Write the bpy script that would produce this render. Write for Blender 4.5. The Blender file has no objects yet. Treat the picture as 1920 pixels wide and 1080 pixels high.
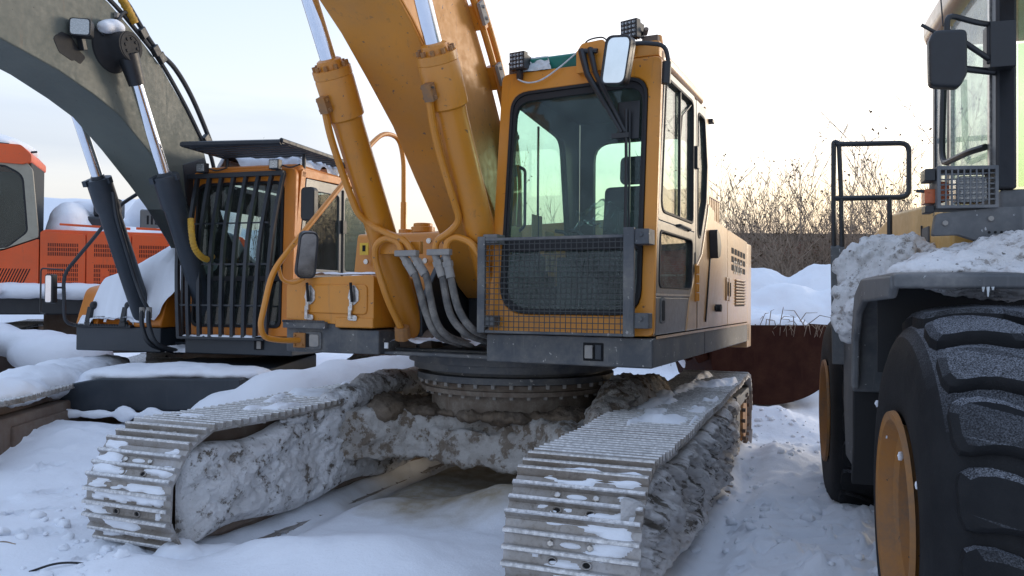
import bpy, bmesh, math, random
import numpy as np
from mathutils import Vector, Matrix, noise as mnoise

random.seed(7)
SC = bpy.context.scene
COL = SC.collection
PI = math.pi

# ------------------------------------------------------------------ camera
CAMH = 1.5642
cam_d = bpy.data.cameras.new('camera')
cam = bpy.data.objects.new('camera', cam_d)
COL.objects.link(cam)
SC.camera = cam
cam_d.sensor_width = 36.0
cam_d.lens = 36.0 * 1490.5 / 1920.0
cam_d.clip_start = 0.05
cam_d.clip_end = 2000.0
_p, _r = 0.0132, 0.0074
_F = Vector((0, math.cos(_p), math.sin(_p)))
_R0 = Vector((1, 0, 0))
_U0 = Vector((0, -math.sin(_p), math.cos(_p)))
_R = _R0 * math.cos(_r) + _U0 * math.sin(_r)
_U = _U0 * math.cos(_r) - _R0 * math.sin(_r)
cam.matrix_world = Matrix(((_R.x, _U.x, -_F.x, 0), (_R.y, _U.y, -_F.y, 0), (_R.z, _U.z, -_F.z, CAMH), (0, 0, 0, 1)))

# ------------------------------------------------------------------ sky, sun, exposure
SUN_EL, SUN_AZ = math.radians(9), math.radians(58)      # azimuth measured from +Y towards +X
world = bpy.data.worlds.new('World')
SC.world = world
world.use_nodes = True
wn = world.node_tree
wn.nodes.clear()


def NN(nt, typ, **kw):
    n = nt.nodes.new(typ)
    for k, v in kw.items():
        if k.startswith('i_'):
            n.inputs[k[2:].replace('_', ' ')].default_value = v
        else:
            setattr(n, k, v)
    return n


def math_n(nt, op, a, b=None, c=None):
    n = nt.nodes.new('ShaderNodeMath')
    n.operation = op
    for i, v in enumerate((a, b, c)):
        if v is None:
            continue
        if isinstance(v, (int, float)):
            n.inputs[i].default_value = v
        else:
            nt.links.new(v, n.inputs[i])
    return n.outputs[0]


def mix_n(nt, fac, a, b, typ='MIX'):
    n = nt.nodes.new('ShaderNodeMix')
    n.data_type = 'RGBA'
    n.blend_type = typ
    for s, v in ((0, fac), (6, a), (7, b)):
        if isinstance(v, (int, float)):
            n.inputs[s].default_value = v
        elif isinstance(v, tuple):
            n.inputs[s].default_value = (v[0], v[1], v[2], 1)
        else:
            nt.links.new(v, n.inputs[s])
    return n.outputs[2]


def ramp_n(nt, fac, stops):
    n = nt.nodes.new('ShaderNodeValToRGB')
    cr = n.color_ramp
    while len(cr.elements) < len(stops):
        cr.elements.new(0.5)
    for e, (p, c) in zip(cr.elements, stops):
        e.position = p
        e.color = (c, c, c, 1) if isinstance(c, (int, float)) else (c[0], c[1], c[2], 1)
    nt.links.new(fac, n.inputs[0])
    return n.outputs[0]


def build_sky():
    nt = wn
    out = nt.nodes.new('ShaderNodeOutputWorld')
    bg = nt.nodes.new('ShaderNodeBackground')
    sky = nt.nodes.new('ShaderNodeTexSky')
    sky.sky_type = 'NISHITA'
    sky.sun_disc = False
    sky.sun_elevation = SUN_EL
    sky.sun_rotation = SUN_AZ
    sky.air_density = 1.0
    sky.dust_density = 2.0
    tc = nt.nodes.new('ShaderNodeTexCoord')
    sep = nt.nodes.new('ShaderNodeSeparateXYZ')
    nt.links.new(tc.outputs['Generated'], sep.inputs[0])
    X, Y, Z = sep.outputs
    # closeness to the sun's side of the sky, 0..1
    gx, gy = math.sin(math.radians(34)), math.cos(math.radians(34))
    d = math_n(nt, 'ADD', math_n(nt, 'MULTIPLY', X, gx), math_n(nt, 'MULTIPLY', Y, gy))
    g = math_n(nt, 'MULTIPLY_ADD', d, 0.5, 0.5)
    # thin high cloud veil: bluish overhead and away from the glow, white and warm around it
    away = ramp_n(nt, Z, [(0.0, (0.84, 0.76, 0.66)), (0.10, (0.78, 0.78, 0.76)), (0.22, (0.60, 0.71, 0.86)), (0.40, (0.52, 0.66, 0.92)), (1.0, (0.52, 0.67, 0.97))])
    near = ramp_n(nt, Z, [(0.0, (1.20, 0.90, 0.56)), (0.06, (1.5, 1.06, 0.66)), (0.12, (1.75, 1.40, 0.95)), (0.20, (2.1, 1.9, 1.65)), (0.32, (1.6, 1.55, 1.5)), (0.52, (0.80, 0.88, 1.05)), (1.0, (0.52, 0.66, 0.94))])
    glow = ramp_n(nt, g, [(0.50, 0.0), (0.82, 0.16), (0.95, 0.75), (1.0, 1.0)])
    veil = mix_n(nt, glow, away, near)
    # grey cloud bank low over the horizon, thickest away from the glow
    nz = nt.nodes.new('ShaderNodeTexNoise')
    nz.inputs['Scale'].default_value = 3.0
    nz.inputs['Detail'].default_value = 6
    mp = nt.nodes.new('ShaderNodeMapping')
    mp.inputs['Scale'].default_value = (1, 1, 7)
    nt.links.new(tc.outputs['Generated'], mp.inputs[0])
    nt.links.new(mp.outputs[0], nz.inputs['Vector'])
    zz = math_n(nt, 'ADD', Z, math_n(nt, 'MULTIPLY_ADD', nz.outputs[0], 0.10, -0.05))
    band = ramp_n(nt, zz, [(0.0, 0.75), (0.085, 0.55), (0.125, 0.25), (0.155, 0.75), (0.19, 0.6), (0.225, 0.0)])
    band = math_n(nt, 'MULTIPLY', band, math_n(nt, 'MULTIPLY_ADD', glow, -0.85, 1.0))
    col = mix_n(nt, math_n(nt, 'MULTIPLY', band, 0.75), veil, (0.47, 0.55, 0.68))
    lowband = ramp_n(nt, zz, [(0.0, 0.9), (0.05, 0.7), (0.085, 0.0)])
    col = mix_n(nt, math_n(nt, 'MULTIPLY', lowband, 0.7), col, (0.62, 0.58, 0.68))
    skyc = nt.nodes.new('ShaderNodeVectorMath')
    skyc.operation = 'SCALE'
    nt.links.new(sky.outputs[0], skyc.inputs[0])
    skyc.inputs['Scale'].default_value = 1.0
    # the veil is thick: most of the light comes from it; both are brought to the Background's strength
    veil10 = nt.nodes.new('ShaderNodeVectorMath')
    veil10.operation = 'SCALE'
    nt.links.new(col, veil10.inputs[0])
    veil10.inputs['Scale'].default_value = 10.0
    fin = mix_n(nt, 0.88, skyc.outputs[0], veil10.outputs[0])
    nt.links.new(fin, bg.inputs[0])
    bg.inputs[1].default_value = 0.1
    nt.links.new(bg.outputs[0], out.inputs[0])


build_sky()
sun_d = bpy.data.lights.new('sun', 'SUN')
sun_d.energy = 1.2
sun_d.angle = math.radians(14)
sun_d.color = (1.0, 0.86, 0.68)
sun = bpy.data.objects.new('sun', sun_d)
COL.objects.link(sun)
sun.location = (30, 20, 12)
_sd = Vector((math.sin(SUN_AZ) * math.cos(SUN_EL), math.cos(SUN_AZ) * math.cos(SUN_EL), math.sin(SUN_EL)))
sun.rotation_euler = _sd.to_track_quat('Z', 'Y').to_euler()
SC.view_settings.view_transform = 'Standard'
SC.view_settings.look = 'None'
SC.view_settings.exposure = 0.38
SC.view_settings.gamma = 1.0
SC.view_settings.use_curve_mapping = False
SC.render.engine = 'CYCLES'
SC.cycles.max_bounces = 8
SC.cycles.transparent_max_bounces = 24
SC.cycles.use_denoising = True

# ------------------------------------------------------------------ materials
MATS = {}


def new_mat(name):
    m = bpy.data.materials.new(name)
    m.use_nodes = True
    nt = m.node_tree
    b = nt.nodes['Principled BSDF']
    MATS[name] = m
    return m, nt, b


def pos_n(nt):
    return nt.nodes.new('ShaderNodeNewGeometry').outputs['Position']


def noise_n(nt, vec, scale, detail=5, rough=0.55, stretch=None):
    if stretch:
        mp = nt.nodes.new('ShaderNodeMapping')
        mp.inputs['Scale'].default_value = stretch
        nt.links.new(vec, mp.inputs[0])
        vec = mp.outputs[0]
    n = nt.nodes.new('ShaderNodeTexNoise')
    n.inputs['Scale'].default_value = scale
    n.inputs['Detail'].default_value = detail
    n.inputs['Roughness'].default_value = rough
    nt.links.new(vec, n.inputs['Vector'])
    return n.outputs[0]


def bump_n(nt, b, h, strength=0.3, dist=0.01):
    n = nt.nodes.new('ShaderNodeBump')
    n.inputs['Strength'].default_value = strength
    n.inputs['Distance'].default_value = dist
    nt.links.new(h, n.inputs['Height'])
    nt.links.new(n.outputs[0], b.inputs['Normal'])


def paint(name, col, dirt=(0.20, 0.16, 0.11), amount=0.35, rough=0.38, scale=3.0, chips=None, streak=True, coat=0.0, chip_t=0.705, scuff=None):
    """worn enamel: base colour, film of dust and dirt, a few stone chips"""
    m, nt, b = new_mat(name)
    P = pos_n(nt)
    n1 = noise_n(nt, P, scale, 7, 0.6)
    n2 = noise_n(nt, P, scale * 9, 5, 0.65)
    f = math_n(nt, 'MULTIPLY', ramp_n(nt, n1, [(0.38, 0.0), (0.68, 1.0)]), ramp_n(nt, n2, [(0.3, 0.35), (0.7, 1.0)]))
    if streak:
        n3 = noise_n(nt, P, 7, 4, 0.6, (3.0, 3.0, 0.25))
        f = math_n(nt, 'MAXIMUM', f, math_n(nt, 'MULTIPLY', ramp_n(nt, n3, [(0.55, 0.0), (0.75, 1.0)]), 0.6))
    f = math_n(nt, 'MULTIPLY', f, amount)
    c = mix_n(nt, f, col, dirt)
    vari = ramp_n(nt, noise_n(nt, P, 1.3, 2), [(0.3, 0.86), (0.7, 1.08)])
    c = mix_n(nt, 1.0, c, vari, 'MULTIPLY')
    if scuff:
        ns = noise_n(nt, P, 9, 7, 0.72, (1.0, 1.0, 3.5))
        c = mix_n(nt, math_n(nt, 'MULTIPLY', ramp_n(nt, ns, [(0.655, 0.0), (0.69, 1.0)]), 0.75), c, scuff)
        nr = noise_n(nt, P, 5, 6, 0.7, (4.0, 4.0, 0.35))
        c = mix_n(nt, math_n(nt, 'MULTIPLY', ramp_n(nt, nr, [(0.60, 0.0), (0.74, 1.0)]), 0.45), c, (0.16, 0.085, 0.045))
    if chips:
        nc = noise_n(nt, P, 26, 3, 0.6)
        c = mix_n(nt, ramp_n(nt, nc, [(chip_t, 0.0), (chip_t + .025, 1.0)]), c, chips)
    nt.links.new(c, b.inputs['Base Color'])
    r = math_n(nt, 'MULTIPLY_ADD', n2, 0.30, rough - 0.12)
    nt.links.new(math_n(nt, 'ADD', r, math_n(nt, 'MULTIPLY', f, 0.4)), b.inputs['Roughness'])
    b.inputs['Coat Weight'].default_value = coat
    b.inputs['Coat Roughness'].default_value = 0.22
    bump_n(nt, b, n2, 0.12, 0.004)
    return m


paint('orange_paint', (0.63, 0.235, 0.014), (0.30, 0.18, 0.08), 0.32, 0.36, 2.6, chips=(0.10, 0.06, 0.04), coat=0.25, chip_t=.685, scuff=(.15, .07, .025))
paint('boom_paint', (0.60, 0.24, 0.028), (0.36, 0.21, 0.10), 0.5, 0.42, 2.2, chips=(0.16, 0.10, 0.07), chip_t=.68, scuff=(.22, .12, .06))
paint('orange_paint_glow', (0.55, 0.275, 0.085), (0.36, 0.29, 0.21), 0.6, 0.30, 1.8, chips=(.30, .22, .15), coat=0.7)  # same orange enamel, paled: sheen of the low glow put into its colour
paint('grey_paint', (0.10, 0.103, 0.10), (0.22, 0.20, 0.17), 0.45, 0.36, 3, coat=0.6)
paint('frame_paint', (0.060, 0.065, 0.072), (0.24, 0.22, 0.19), 0.85, 0.5, 5, chips=(0.34, 0.32, 0.29), chip_t=0.665)
paint('dark_paint', (0.018, 0.022, 0.028), (0.09, 0.09, 0.09), 0.35, 0.42, 3)
paint('boom_grey', (0.092, 0.103, 0.086), (0.17, 0.175, 0.14), 0.6, 0.5, 2.0, chips=(.03, .03, .03), scuff=(.05, .05, .048))
paint('cylinder_blue', (0.022, 0.030, 0.040), (0.10, 0.10, 0.10), 0.3, 0.4, 3)
paint('cab_orange', (0.66, 0.205, 0.014), (0.30, 0.17, 0.08), 0.3, 0.36, 3, scuff=(.2, .08, .03))
paint('red_orange', (0.74, 0.095, 0.010), (0.34, 0.14, 0.08), 0.28, 0.4, 2.5, chips=(.2, .1, .07), scuff=(.25, .06, .03))
paint('cab_beige', (0.36, 0.33, 0.25), (0.16, 0.14, 0.11), 0.4, 0.45, 3)
paint('loader_yellow', (0.60, 0.33, 0.07), (0.33, 0.26, 0.17), 0.4, 0.4, 2.5)
paint('rim_orange', (0.36, 0.15, 0.03), (0.17, 0.135, 0.105), 0.9, 0.6, 5, chips=(0.06, 0.05, 0.04))
paint('loader_grey', (0.075, 0.08, 0.085), (0.26, 0.25, 0.24), 0.8, 0.55, 4, chips=(.4, .4, .4), chip_t=.69)
paint('rust_red', (0.030, 0.010, 0.007), (0.075, 0.035, 0.022), 0.7, 0.7, 5)
MATS['rust_red'].node_tree.nodes['Principled BSDF'].inputs['Specular IOR Level'].default_value = 0.08
paint('rusty_steel', (0.13, 0.085, 0.06), (0.22, 0.19, 0.16), 0.8, 0.75, 7)
paint('muddy_steel', (0.15, 0.11, 0.08), (0.34, 0.30, 0.25), 0.95, 0.8, 9)
paint('green_plastic', (0.0, 0.16, 0.12), (0.10, 0.15, 0.13), 0.3, 0.35, 6, streak=False)
paint('yellow_sticker', (0.75, 0.50, 0.04), (0.2, 0.15, 0.08), 0.3, 0.5, 20, streak=False)
paint('white_sticker', (0.62, 0.62, 0.60), (0.2, 0.2, 0.2), 0.4, 0.5, 60, streak=False)
paint('hose_wrap', (0.55, 0.30, 0.02), (0.12, 0.09, 0.05), 0.5, 0.5, 15, streak=False)
paint('hose_dirty', (0.085, 0.08, 0.074), (0.32, 0.285, 0.245), 0.9, 0.75, 14, streak=False)
paint('fitting_dirty', (0.26, 0.245, 0.225), (0.40, 0.35, 0.29), 0.8, 0.65, 20, streak=False)


def simple(name, col, rough=0.5, metal=0.0, bump=0.0, bscale=40, var=0.15, **kw):
    m, nt, b = new_mat(name)
    P = pos_n(nt)
    n = noise_n(nt, P, bscale, 4)
    v = ramp_n(nt, n, [(0.3, 1 - var), (0.7, 1 + var)])
    c = mix_n(nt, 1.0, col, v, 'MULTIPLY')
    nt.links.new(c, b.inputs['Base Color'])
    nt.links.new(math_n(nt, 'MULTIPLY_ADD', n, 0.2, rough - 0.1), b.inputs['Roughness'])
    b.inputs['Metallic'].default_value = metal
    if bump:
        bump_n(nt, b, n, bump, 0.006)
    return m


simple('chrome', (0.86, 0.87, 0.90), 0.14, 1.0, var=0.04, bscale=8)
simple('bright_steel', (0.55, 0.53, 0.50), 0.35, 0.9, bscale=60, var=0.3)
simple('black_plastic', (0.016, 0.017, 0.019), 0.45, bscale=30)
simple('pin_black', (0.014, 0.014, 0.015), 0.75, bscale=25)
simple('black_rubber', (0.012, 0.012, 0.013), 0.7, bscale=50)
simple('seat_fabric', (0.016, 0.017, 0.020), 0.9, bump=0.3, bscale=90)
simple('cab_liner', (0.055, 0.058, 0.056), 0.85, bump=0.2, bscale=20)
simple('black_void', (0.006, 0.006, 0.007), 0.9)
simple('wire_grey', (0.05, 0.052, 0.05), 0.55, bscale=80, var=0.4)
simple('mirror_face', (0.80, 0.84, 0.88), 0.06, 1.0, var=0.05, bscale=10)
simple('mirror_dark_reflection', (0.30, 0.26, 0.22), 0.12, 0.9, var=0.3, bscale=12)  # dark brown reflection painted in as the mirror's own tint
simple('lens', (0.42, 0.43, 0.43), 0.25, 0.6, bscale=80)
simple('amber_lens', (0.45, 0.10, 0.03), 0.3, bscale=80)
simple('letter_faded', (0.33, 0.30, 0.27), 0.5, bscale=60, var=0.3)
simple('film', (0.55, 0.58, 0.58), 0.3, bscale=30)
simple('dry_leaf', (0.10, 0.065, 0.035), 0.9, bscale=60)
simple('cardboard', (0.33, 0.24, 0.12), 0.8, bscale=20)


def glass(name, tint, ior=1.45, dirty=0.06, dcol=(0.5, 0.53, 0.53)):
    m, nt, b = new_mat(name)
    nt.nodes.remove(b)
    out = nt.nodes['Material Output']
    tr = nt.nodes.new('ShaderNodeBsdfTransparent')
    tr.inputs[0].default_value = (*tint, 1)
    gl = nt.nodes.new('ShaderNodeBsdfGlossy')
    gl.inputs['Roughness'].default_value = 0.02
    fr = nt.nodes.new('ShaderNodeFresnel')
    gb = nt.nodes.new('ShaderNodeNewGeometry')
    # a pane is thin: light leaving it bends back, so both faces reflect like the outer one
    nt.links.new(math_n(nt, 'ADD', math_n(nt, 'MULTIPLY', gb.outputs['Backfacing'], 1 / ior - ior), ior), fr.inputs[0])
    mx = nt.nodes.new('ShaderNodeMixShader')
    nt.links.new(fr.outputs[0], mx.inputs[0])
    nt.links.new(tr.outputs[0], mx.inputs[1])
    nt.links.new(gl.outputs[0], mx.inputs[2])
    df = nt.nodes.new('ShaderNodeBsdfDiffuse')
    df.inputs[0].default_value = (*dcol, 1)
    P = pos_n(nt)
    f = math_n(nt, 'MULTIPLY', ramp_n(nt, noise_n(nt, P, 5, 8, 0.7), [(0.35, 0.2), (0.75, 1.0)]), dirty)
    sp = ramp_n(nt, noise_n(nt, P, 55, 3, 0.5), [(0.70, 0.0), (0.74, 1.0)])
    f = math_n(nt, 'ADD', f, math_n(nt, 'MULTIPLY', sp, dirty * 3))
    m2 = nt.nodes.new('ShaderNodeMixShader')
    nt.links.new(f, m2.inputs[0])
    nt.links.new(mx.outputs[0], m2.inputs[1])
    nt.links.new(df.outputs[0], m2.inputs[2])
    nt.links.new(m2.outputs[0], out.inputs[0])
    return m


glass('cab_glass', (0.83, 0.955, 0.91), 1.38, 0.055, (0.42, 0.50, 0.50))
glass('film_glass', (0.90, 0.955, 0.94), 1.38, 0.15, (0.36, 0.41, 0.39))
glass('side_glass', (0.88, 0.95, 0.91), 2.2, 0.06, (0.5, 0.55, 0.5))
glass('dark_glass', (0.62, 0.70, 0.68), 1.5, 0.05)
glass('green_glass', (0.86, 0.97, 0.78), 1.40, 0.06)
glass('frost_glass', (0.88, 0.95, 0.92), 1.4, 0.55, (0.55, 0.57, 0.57))


def steel_shoe():
    m, nt, b = new_mat('shoe_steel')
    P = pos_n(nt)
    n1 = noise_n(nt, P, 4, 7, 0.65)
    n2 = noise_n(nt, P, 45, 5, 0.65)
    c = mix_n(nt, ramp_n(nt, n1, [(0.35, 0.0), (0.65, 1.0)]), (0.40, 0.385, 0.37), (0.25, 0.22, 0.185))
    c = mix_n(nt, ramp_n(nt, n2, [(0.5, 0.0), (0.72, 0.6)]), c, (0.12, 0.095, 0.07))
    fr = math_n(nt, 'MULTIPLY', ramp_n(nt, noise_n(nt, P, 2.2, 6, 0.7), [(0.45, 0.0), (0.7, 0.75)]), ramp_n(nt, n2, [(0.35, 0.3), (0.6, 1.0)]))
    c = mix_n(nt, fr, c, (0.60, 0.61, 0.64))
    oi = nt.nodes.new('ShaderNodeObjectInfo')
    c = mix_n(nt, 1.0, c, ramp_n(nt, oi.outputs['Random'], [(0, (.66, .58, .50)), (.4, (.9, .87, .84)), (1, (1.18, 1.18, 1.2))]), 'MULTIPLY')
    nt.links.new(c, b.inputs['Base Color'])
    b.inputs['Metallic'].default_value = 0.25
    nt.links.new(math_n(nt, 'MULTIPLY_ADD', n2, 0.35, 0.36), b.inputs['Roughness'])
    bump_n(nt, b, n2, 0.35, 0.006)


steel_shoe()


def snow_mat(name, col=(0.80, 0.82, 0.86), dirt=0.0, dcol=(0.20, 0.17, 0.13), dscale=6, thr=0.5, bump=0.35, speck=0.0, stretch=None, sand=False, attr=None):
    m, nt, b = new_mat(name)
    P = pos_n(nt)
    D_ = P
    if attr:
        an = nt.nodes.new('ShaderNodeAttribute')
        an.attribute_name = attr
        D_ = an.outputs['Vector']
    n1 = noise_n(nt, D_, dscale, 8, 0.68, stretch)
    n2 = noise_n(nt, P, 60, 6, 0.7)
    n3 = noise_n(nt, P, 9, 5, 0.6, stretch)
    if dirt and dscale:
        mid = tuple((a * .45 + b * .55) for a, b in zip(col, dcol))
        c = mix_n(nt, math_n(nt, 'MULTIPLY', ramp_n(nt, n1, [(thr - 0.08, 0.0), (thr + 0.03, 1.0)]), dirt * .75), col, mid)
        nd = noise_n(nt, D_, dscale * 2.2, 7, 0.72, stretch)
        sp_ = math_n(nt, 'MULTIPLY', ramp_n(nt, nd, [(0.50, 0.0), (0.535, 1.0)]), ramp_n(nt, n1, [(thr - .075, 0.0), (thr - .02, 1.0)]))
        c = mix_n(nt, math_n(nt, 'MULTIPLY', sp_, dirt), c, dcol)
    else:
        c = mix_n(nt, 0.0, col, dcol)
    if dirt:
        n4 = noise_n(nt, P, 1.7, 5, 0.6)
        c = mix_n(nt, math_n(nt, 'MULTIPLY', ramp_n(nt, n4, [(0.4, 0.0), (0.7, 1.0)]), dirt * 0.45), c, (0.34, 0.30, 0.26))
    if speck:
        c = mix_n(nt, math_n(nt, 'MULTIPLY', ramp_n(nt, noise_n(nt, P, 38, 3, 0.6), [(0.66, 0.0), (0.70, 1.0)]), speck), c, (0.09, 0.075, 0.06))
    if sand:
        at = nt.nodes.new('ShaderNodeAttribute')
        at.attribute_name = 'sand'
        c = mix_n(nt, math_n(nt, 'MULTIPLY', at.outputs['Fac'], ramp_n(nt, n3, [(0.3, 0.7), (0.6, 1.0)])), c, (0.36, 0.30, 0.215))
    nt.links.new(c, b.inputs['Base Color'])
    b.inputs['Roughness'].default_value = 0.85
    b.inputs['Specular IOR Level'].default_value = 0.25
    h = math_n(nt, 'ADD', math_n(nt, 'MULTIPLY', n2, 0.4), n3)
    bump_n(nt, b, h, bump, 0.03)


snow_mat('snow', bump=0.25)
snow_mat('ground_snow', bump=0.35, speck=0.06, sand=True)
snow_mat('dirty_snow', (0.74, 0.735, 0.74), 0.95, (0.115, 0.09, 0.065), 6, 0.59, 1.0, 0.5)
snow_mat('caked_mud', (0.56, 0.535, 0.505), 0.95, (0.17, 0.125, 0.085), 4.5, 0.53, 1.0, 0.4)
snow_mat('brown_mud', (0.17, 0.125, 0.085), 0.8, (0.09, 0.065, 0.045), 6, 0.5, 0.9, 0.4)
snow_mat('streak_mud', (0.68, 0.67, 0.665), 0.95, (0.095, 0.083, 0.066), 3, 0.575, 1.0, 0.2, attr='streak')
snow_mat('speckled_snow', (0.76, 0.75, 0.75), 0.7, (0.20, 0.17, 0.145), 9, 0.585, 0.8, 1.0)


def tread_rubber():
    m, nt, b = new_mat('tyre_rubber')
    P = pos_n(nt)
    n2 = noise_n(nt, P, 230, 3, 0.6)
    n1 = noise_n(nt, P, 5, 6, 0.65)
    geo = nt.nodes.new('ShaderNodeNewGeometry')
    sep = nt.nodes.new('ShaderNodeSeparateXYZ')
    nt.links.new(geo.outputs['True Normal'], sep.inputs[0])
    # hoarfrost settles on whatever faces up
    up = ramp_n(nt, sep.outputs[2], [(0.45, 0.0), (0.88, 1.0)])
    fr = math_n(nt, 'MULTIPLY', up, ramp_n(nt, n2, [(0.38, 0.0), (0.68, 0.5)]))
    c = mix_n(nt, ramp_n(nt, n1, [(0.4, 0.0), (0.8, 0.5)]), (0.007, 0.0075, 0.009), (0.03, 0.029, 0.029))
    c = mix_n(nt, fr, c, (0.50, 0.53, 0.60))
    nt.links.new(c, b.inputs['Base Color'])
    b.inputs['Roughness'].default_value = 0.7
    b.inputs['Specular IOR Level'].default_value = 0.22
    bump_n(nt, b, math_n(nt, 'ADD', n2, math_n(nt, 'MULTIPLY', noise_n(nt, P, 22, 5, 0.6), 1.5)), 0.35, 0.006)


tread_rubber()


def brick_mat():
    m, nt, b = new_mat('brick')
    tc = nt.nodes.new('ShaderNodeTexCoord')
    mp = nt.nodes.new('ShaderNodeMapping')
    mp.inputs['Rotation'].default_value = (PI / 2, 0, 0)
    nt.links.new(tc.outputs['Object'], mp.inputs[0])
    br = nt.nodes.new('ShaderNodeTexBrick')
    nt.links.new(mp.outputs[0], br.inputs['Vector'])
    br.inputs['Color1'].default_value = (0.30, 0.085, 0.05, 1)
    br.inputs['Color2'].default_value = (0.21, 0.06, 0.038, 1)
    br.inputs['Mortar'].default_value = (0.22, 0.20, 0.18, 1)
    br.inputs['Scale'].default_value = 1.0
    br.inputs['Brick Width'].default_value = 0.26
    br.inputs['Row Height'].default_value = 0.075
    br.inputs['Mortar Size'].default_value = 0.008
    n1 = noise_n(nt, pos_n(nt), 1.2, 6)
    c = mix_n(nt, 1.0, br.outputs[0], ramp_n(nt, n1, [(0.3, 0.65), (0.7, 1.25)]), 'MULTIPLY')
    nt.links.new(c, b.inputs['Base Color'])
    b.inputs['Roughness'].default_value = 0.9


brick_mat()
simple('grouser_edge', (0.58, 0.57, 0.56), 0.42, 0.4, bump=0.3, bscale=50, var=0.35)
simple('twig_bark', (0.25, 0.19, 0.14), 0.9, bscale=12, var=0.35)
simple('dark_coping', (0.035, 0.03, 0.03), 0.9, bscale=5)


# ------------------------------------------------------------------ mesh helpers
class MB:
    def __init__(s):
        s.v, s.f, s.m, s.cur = [], [], [], 0

    def add(s, vs, fs, mi=None):
        o = len(s.v)
        s.v += [tuple(p) for p in vs]
        for f in fs:
            s.f.append(tuple(i + o for i in f))
            s.m.append(s.cur if mi is None else mi)

    def box(s, x0, x1, y0, y1, z0, z1, mi=None):
        s.add([(x, y, z) for x in (x0, x1) for y in (y0, y1) for z in (z0, z1)],
              [(0, 1, 3, 2), (4, 6, 7, 5), (0, 4, 5, 1), (2, 3, 7, 6), (0, 2, 6, 4), (1, 5, 7, 3)], mi)

    def obox(s, c, sx, sy, sz, M=None, mi=None):
        M = M or Matrix()
        pts = [M @ Vector((x * sx / 2, y * sy / 2, z * sz / 2)) + Vector(c) for x in (-1, 1) for y in (-1, 1) for z in (-1, 1)]
        s.add(pts, [(0, 1, 3, 2), (4, 6, 7, 5), (0, 4, 5, 1), (2, 3, 7, 6), (0, 2, 6, 4), (1, 5, 7, 3)], mi)

    def prism(s, poly, mapf, a, b, mi=None):
        """2D outline pushed from depth a to b; mapf(u, v, w) -> point"""
        n = len(poly)
        vs = [mapf(u, v, a) for u, v in poly] + [mapf(u, v, b) for u, v in poly]
        fs = [tuple(range(n))[::-1], tuple(range(n, 2 * n))] + [(i, (i + 1) % n, n + (i + 1) % n, n + i) for i in range(n)]
        s.add(vs, fs, mi)

    def ring(s, outer, inner, mapf, a, b, mi=None):
        n = len(outer)
        vs = [mapf(u, v, w) for w in (a, b) for ps in (outer, inner) for u, v in ps]
        fs = []
        for i in range(n):
            j = (i + 1) % n
            fs += [(i, n + i, n + j, j), (2 * n + i, 2 * n + j, 3 * n + j, 3 * n + i), (i, j, 2 * n + j, 2 * n + i), (n + i, 3 * n + i, 3 * n + j, n + j)]
        s.add(vs, fs, mi)

    def tube(s, pts, r, seg=8, closed=False, mi=None):
        pts = [Vector(p) for p in pts]
        n = len(pts)
        rs = r if isinstance(r, (list, tuple)) else [r] * n
        vs, fs = [], []
        up = None
        for i, p in enumerate(pts):
            a = pts[(i - 1) % n] if (closed or i > 0) else p
            b = pts[(i + 1) % n] if (closed or i < n - 1) else p
            t = (b - a)
            if t.length < 1e-9:
                t = Vector((0, 0, 1))
            t.normalize()
            if up is None:
                up = Vector((0, 0, 1)) if abs(t.z) < 0.9 else Vector((1, 0, 0))
            e1 = (up - t * up.dot(t))
            if e1.length < 1e-6:
                e1 = t.orthogonal()
            e1.normalize()
            up = e1
            e2 = t.cross(e1)
            for k in range(seg):
                an = 2 * PI * k / seg
                vs.append(p + (e1 * math.cos(an) + e2 * math.sin(an)) * rs[i])
        m = n if closed else n - 1
        for i in range(m):
            j = (i + 1) % n
            for k in range(seg):
                k2 = (k + 1) % seg
                fs.append((i * seg + k, i * seg + k2, j * seg + k2, j * seg + k))
        if not closed:
            fs.append(tuple(range(seg))[::-1])
            fs.append(tuple((n - 1) * seg + k for k in range(seg)))
        s.add(vs, fs, mi)

    def cyl(s, p0, p1, r0, r1=None, seg=20, mi=None):
        s.tube([p0, p1], [r0, r0 if r1 is None else r1], seg, False, mi)

    def lathe(s, prof, M, seg=32, mi=None, closed=False, caps=True):
        """profile of (radius, height) turned round local z, then placed by M"""
        n = len(prof)
        vs = [M @ Vector((r * math.cos(2 * PI * k / seg), r * math.sin(2 * PI * k / seg), h)) for r, h in prof for k in range(seg)]
        fs = []
        for i in range(n if closed else n - 1):
            i2 = (i + 1) % n
            for k in range(seg):
                k2 = (k + 1) % seg
                fs.append((i * seg + k, i * seg + k2, i2 * seg + k2, i2 * seg + k))
        if caps and not closed:
            fs.append(tuple(range(seg))[::-1])
            fs.append(tuple((n - 1) * seg + k for k in range(seg)))
        s.add(vs, fs, mi)

    def ball(s, c, rx, ry, rz, seg=16, mi=None):
        prof = [(math.sin(PI * i / 10), -math.cos(PI * i / 10)) for i in range(1, 10)]
        s.lathe(prof, Matrix.Translation(c) @ Matrix.Diagonal((rx, ry, rz, 1)), seg, mi)

    def mesh(s, name, mats, smooth=True, angle=35):
        me = bpy.data.meshes.new(name)
        me.from_pydata(s.v, [], s.f)
        for m in (mats if isinstance(mats, (list, tuple)) else [mats]):
            me.materials.append(MATS[m])
        if len(me.materials) > 1:
            me.polygons.foreach_set('material_index', s.m)
        bm = bmesh.new()
        bm.from_mesh(me)
        bmesh.ops.recalc_face_normals(bm, faces=bm.faces)
        bm.to_mesh(me)
        bm.free()
        if smooth:
            me.polygons.foreach_set('use_smooth', [True] * len(me.polygons))
            me.set_sharp_from_angle(angle=math.radians(angle))
        return me

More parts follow.
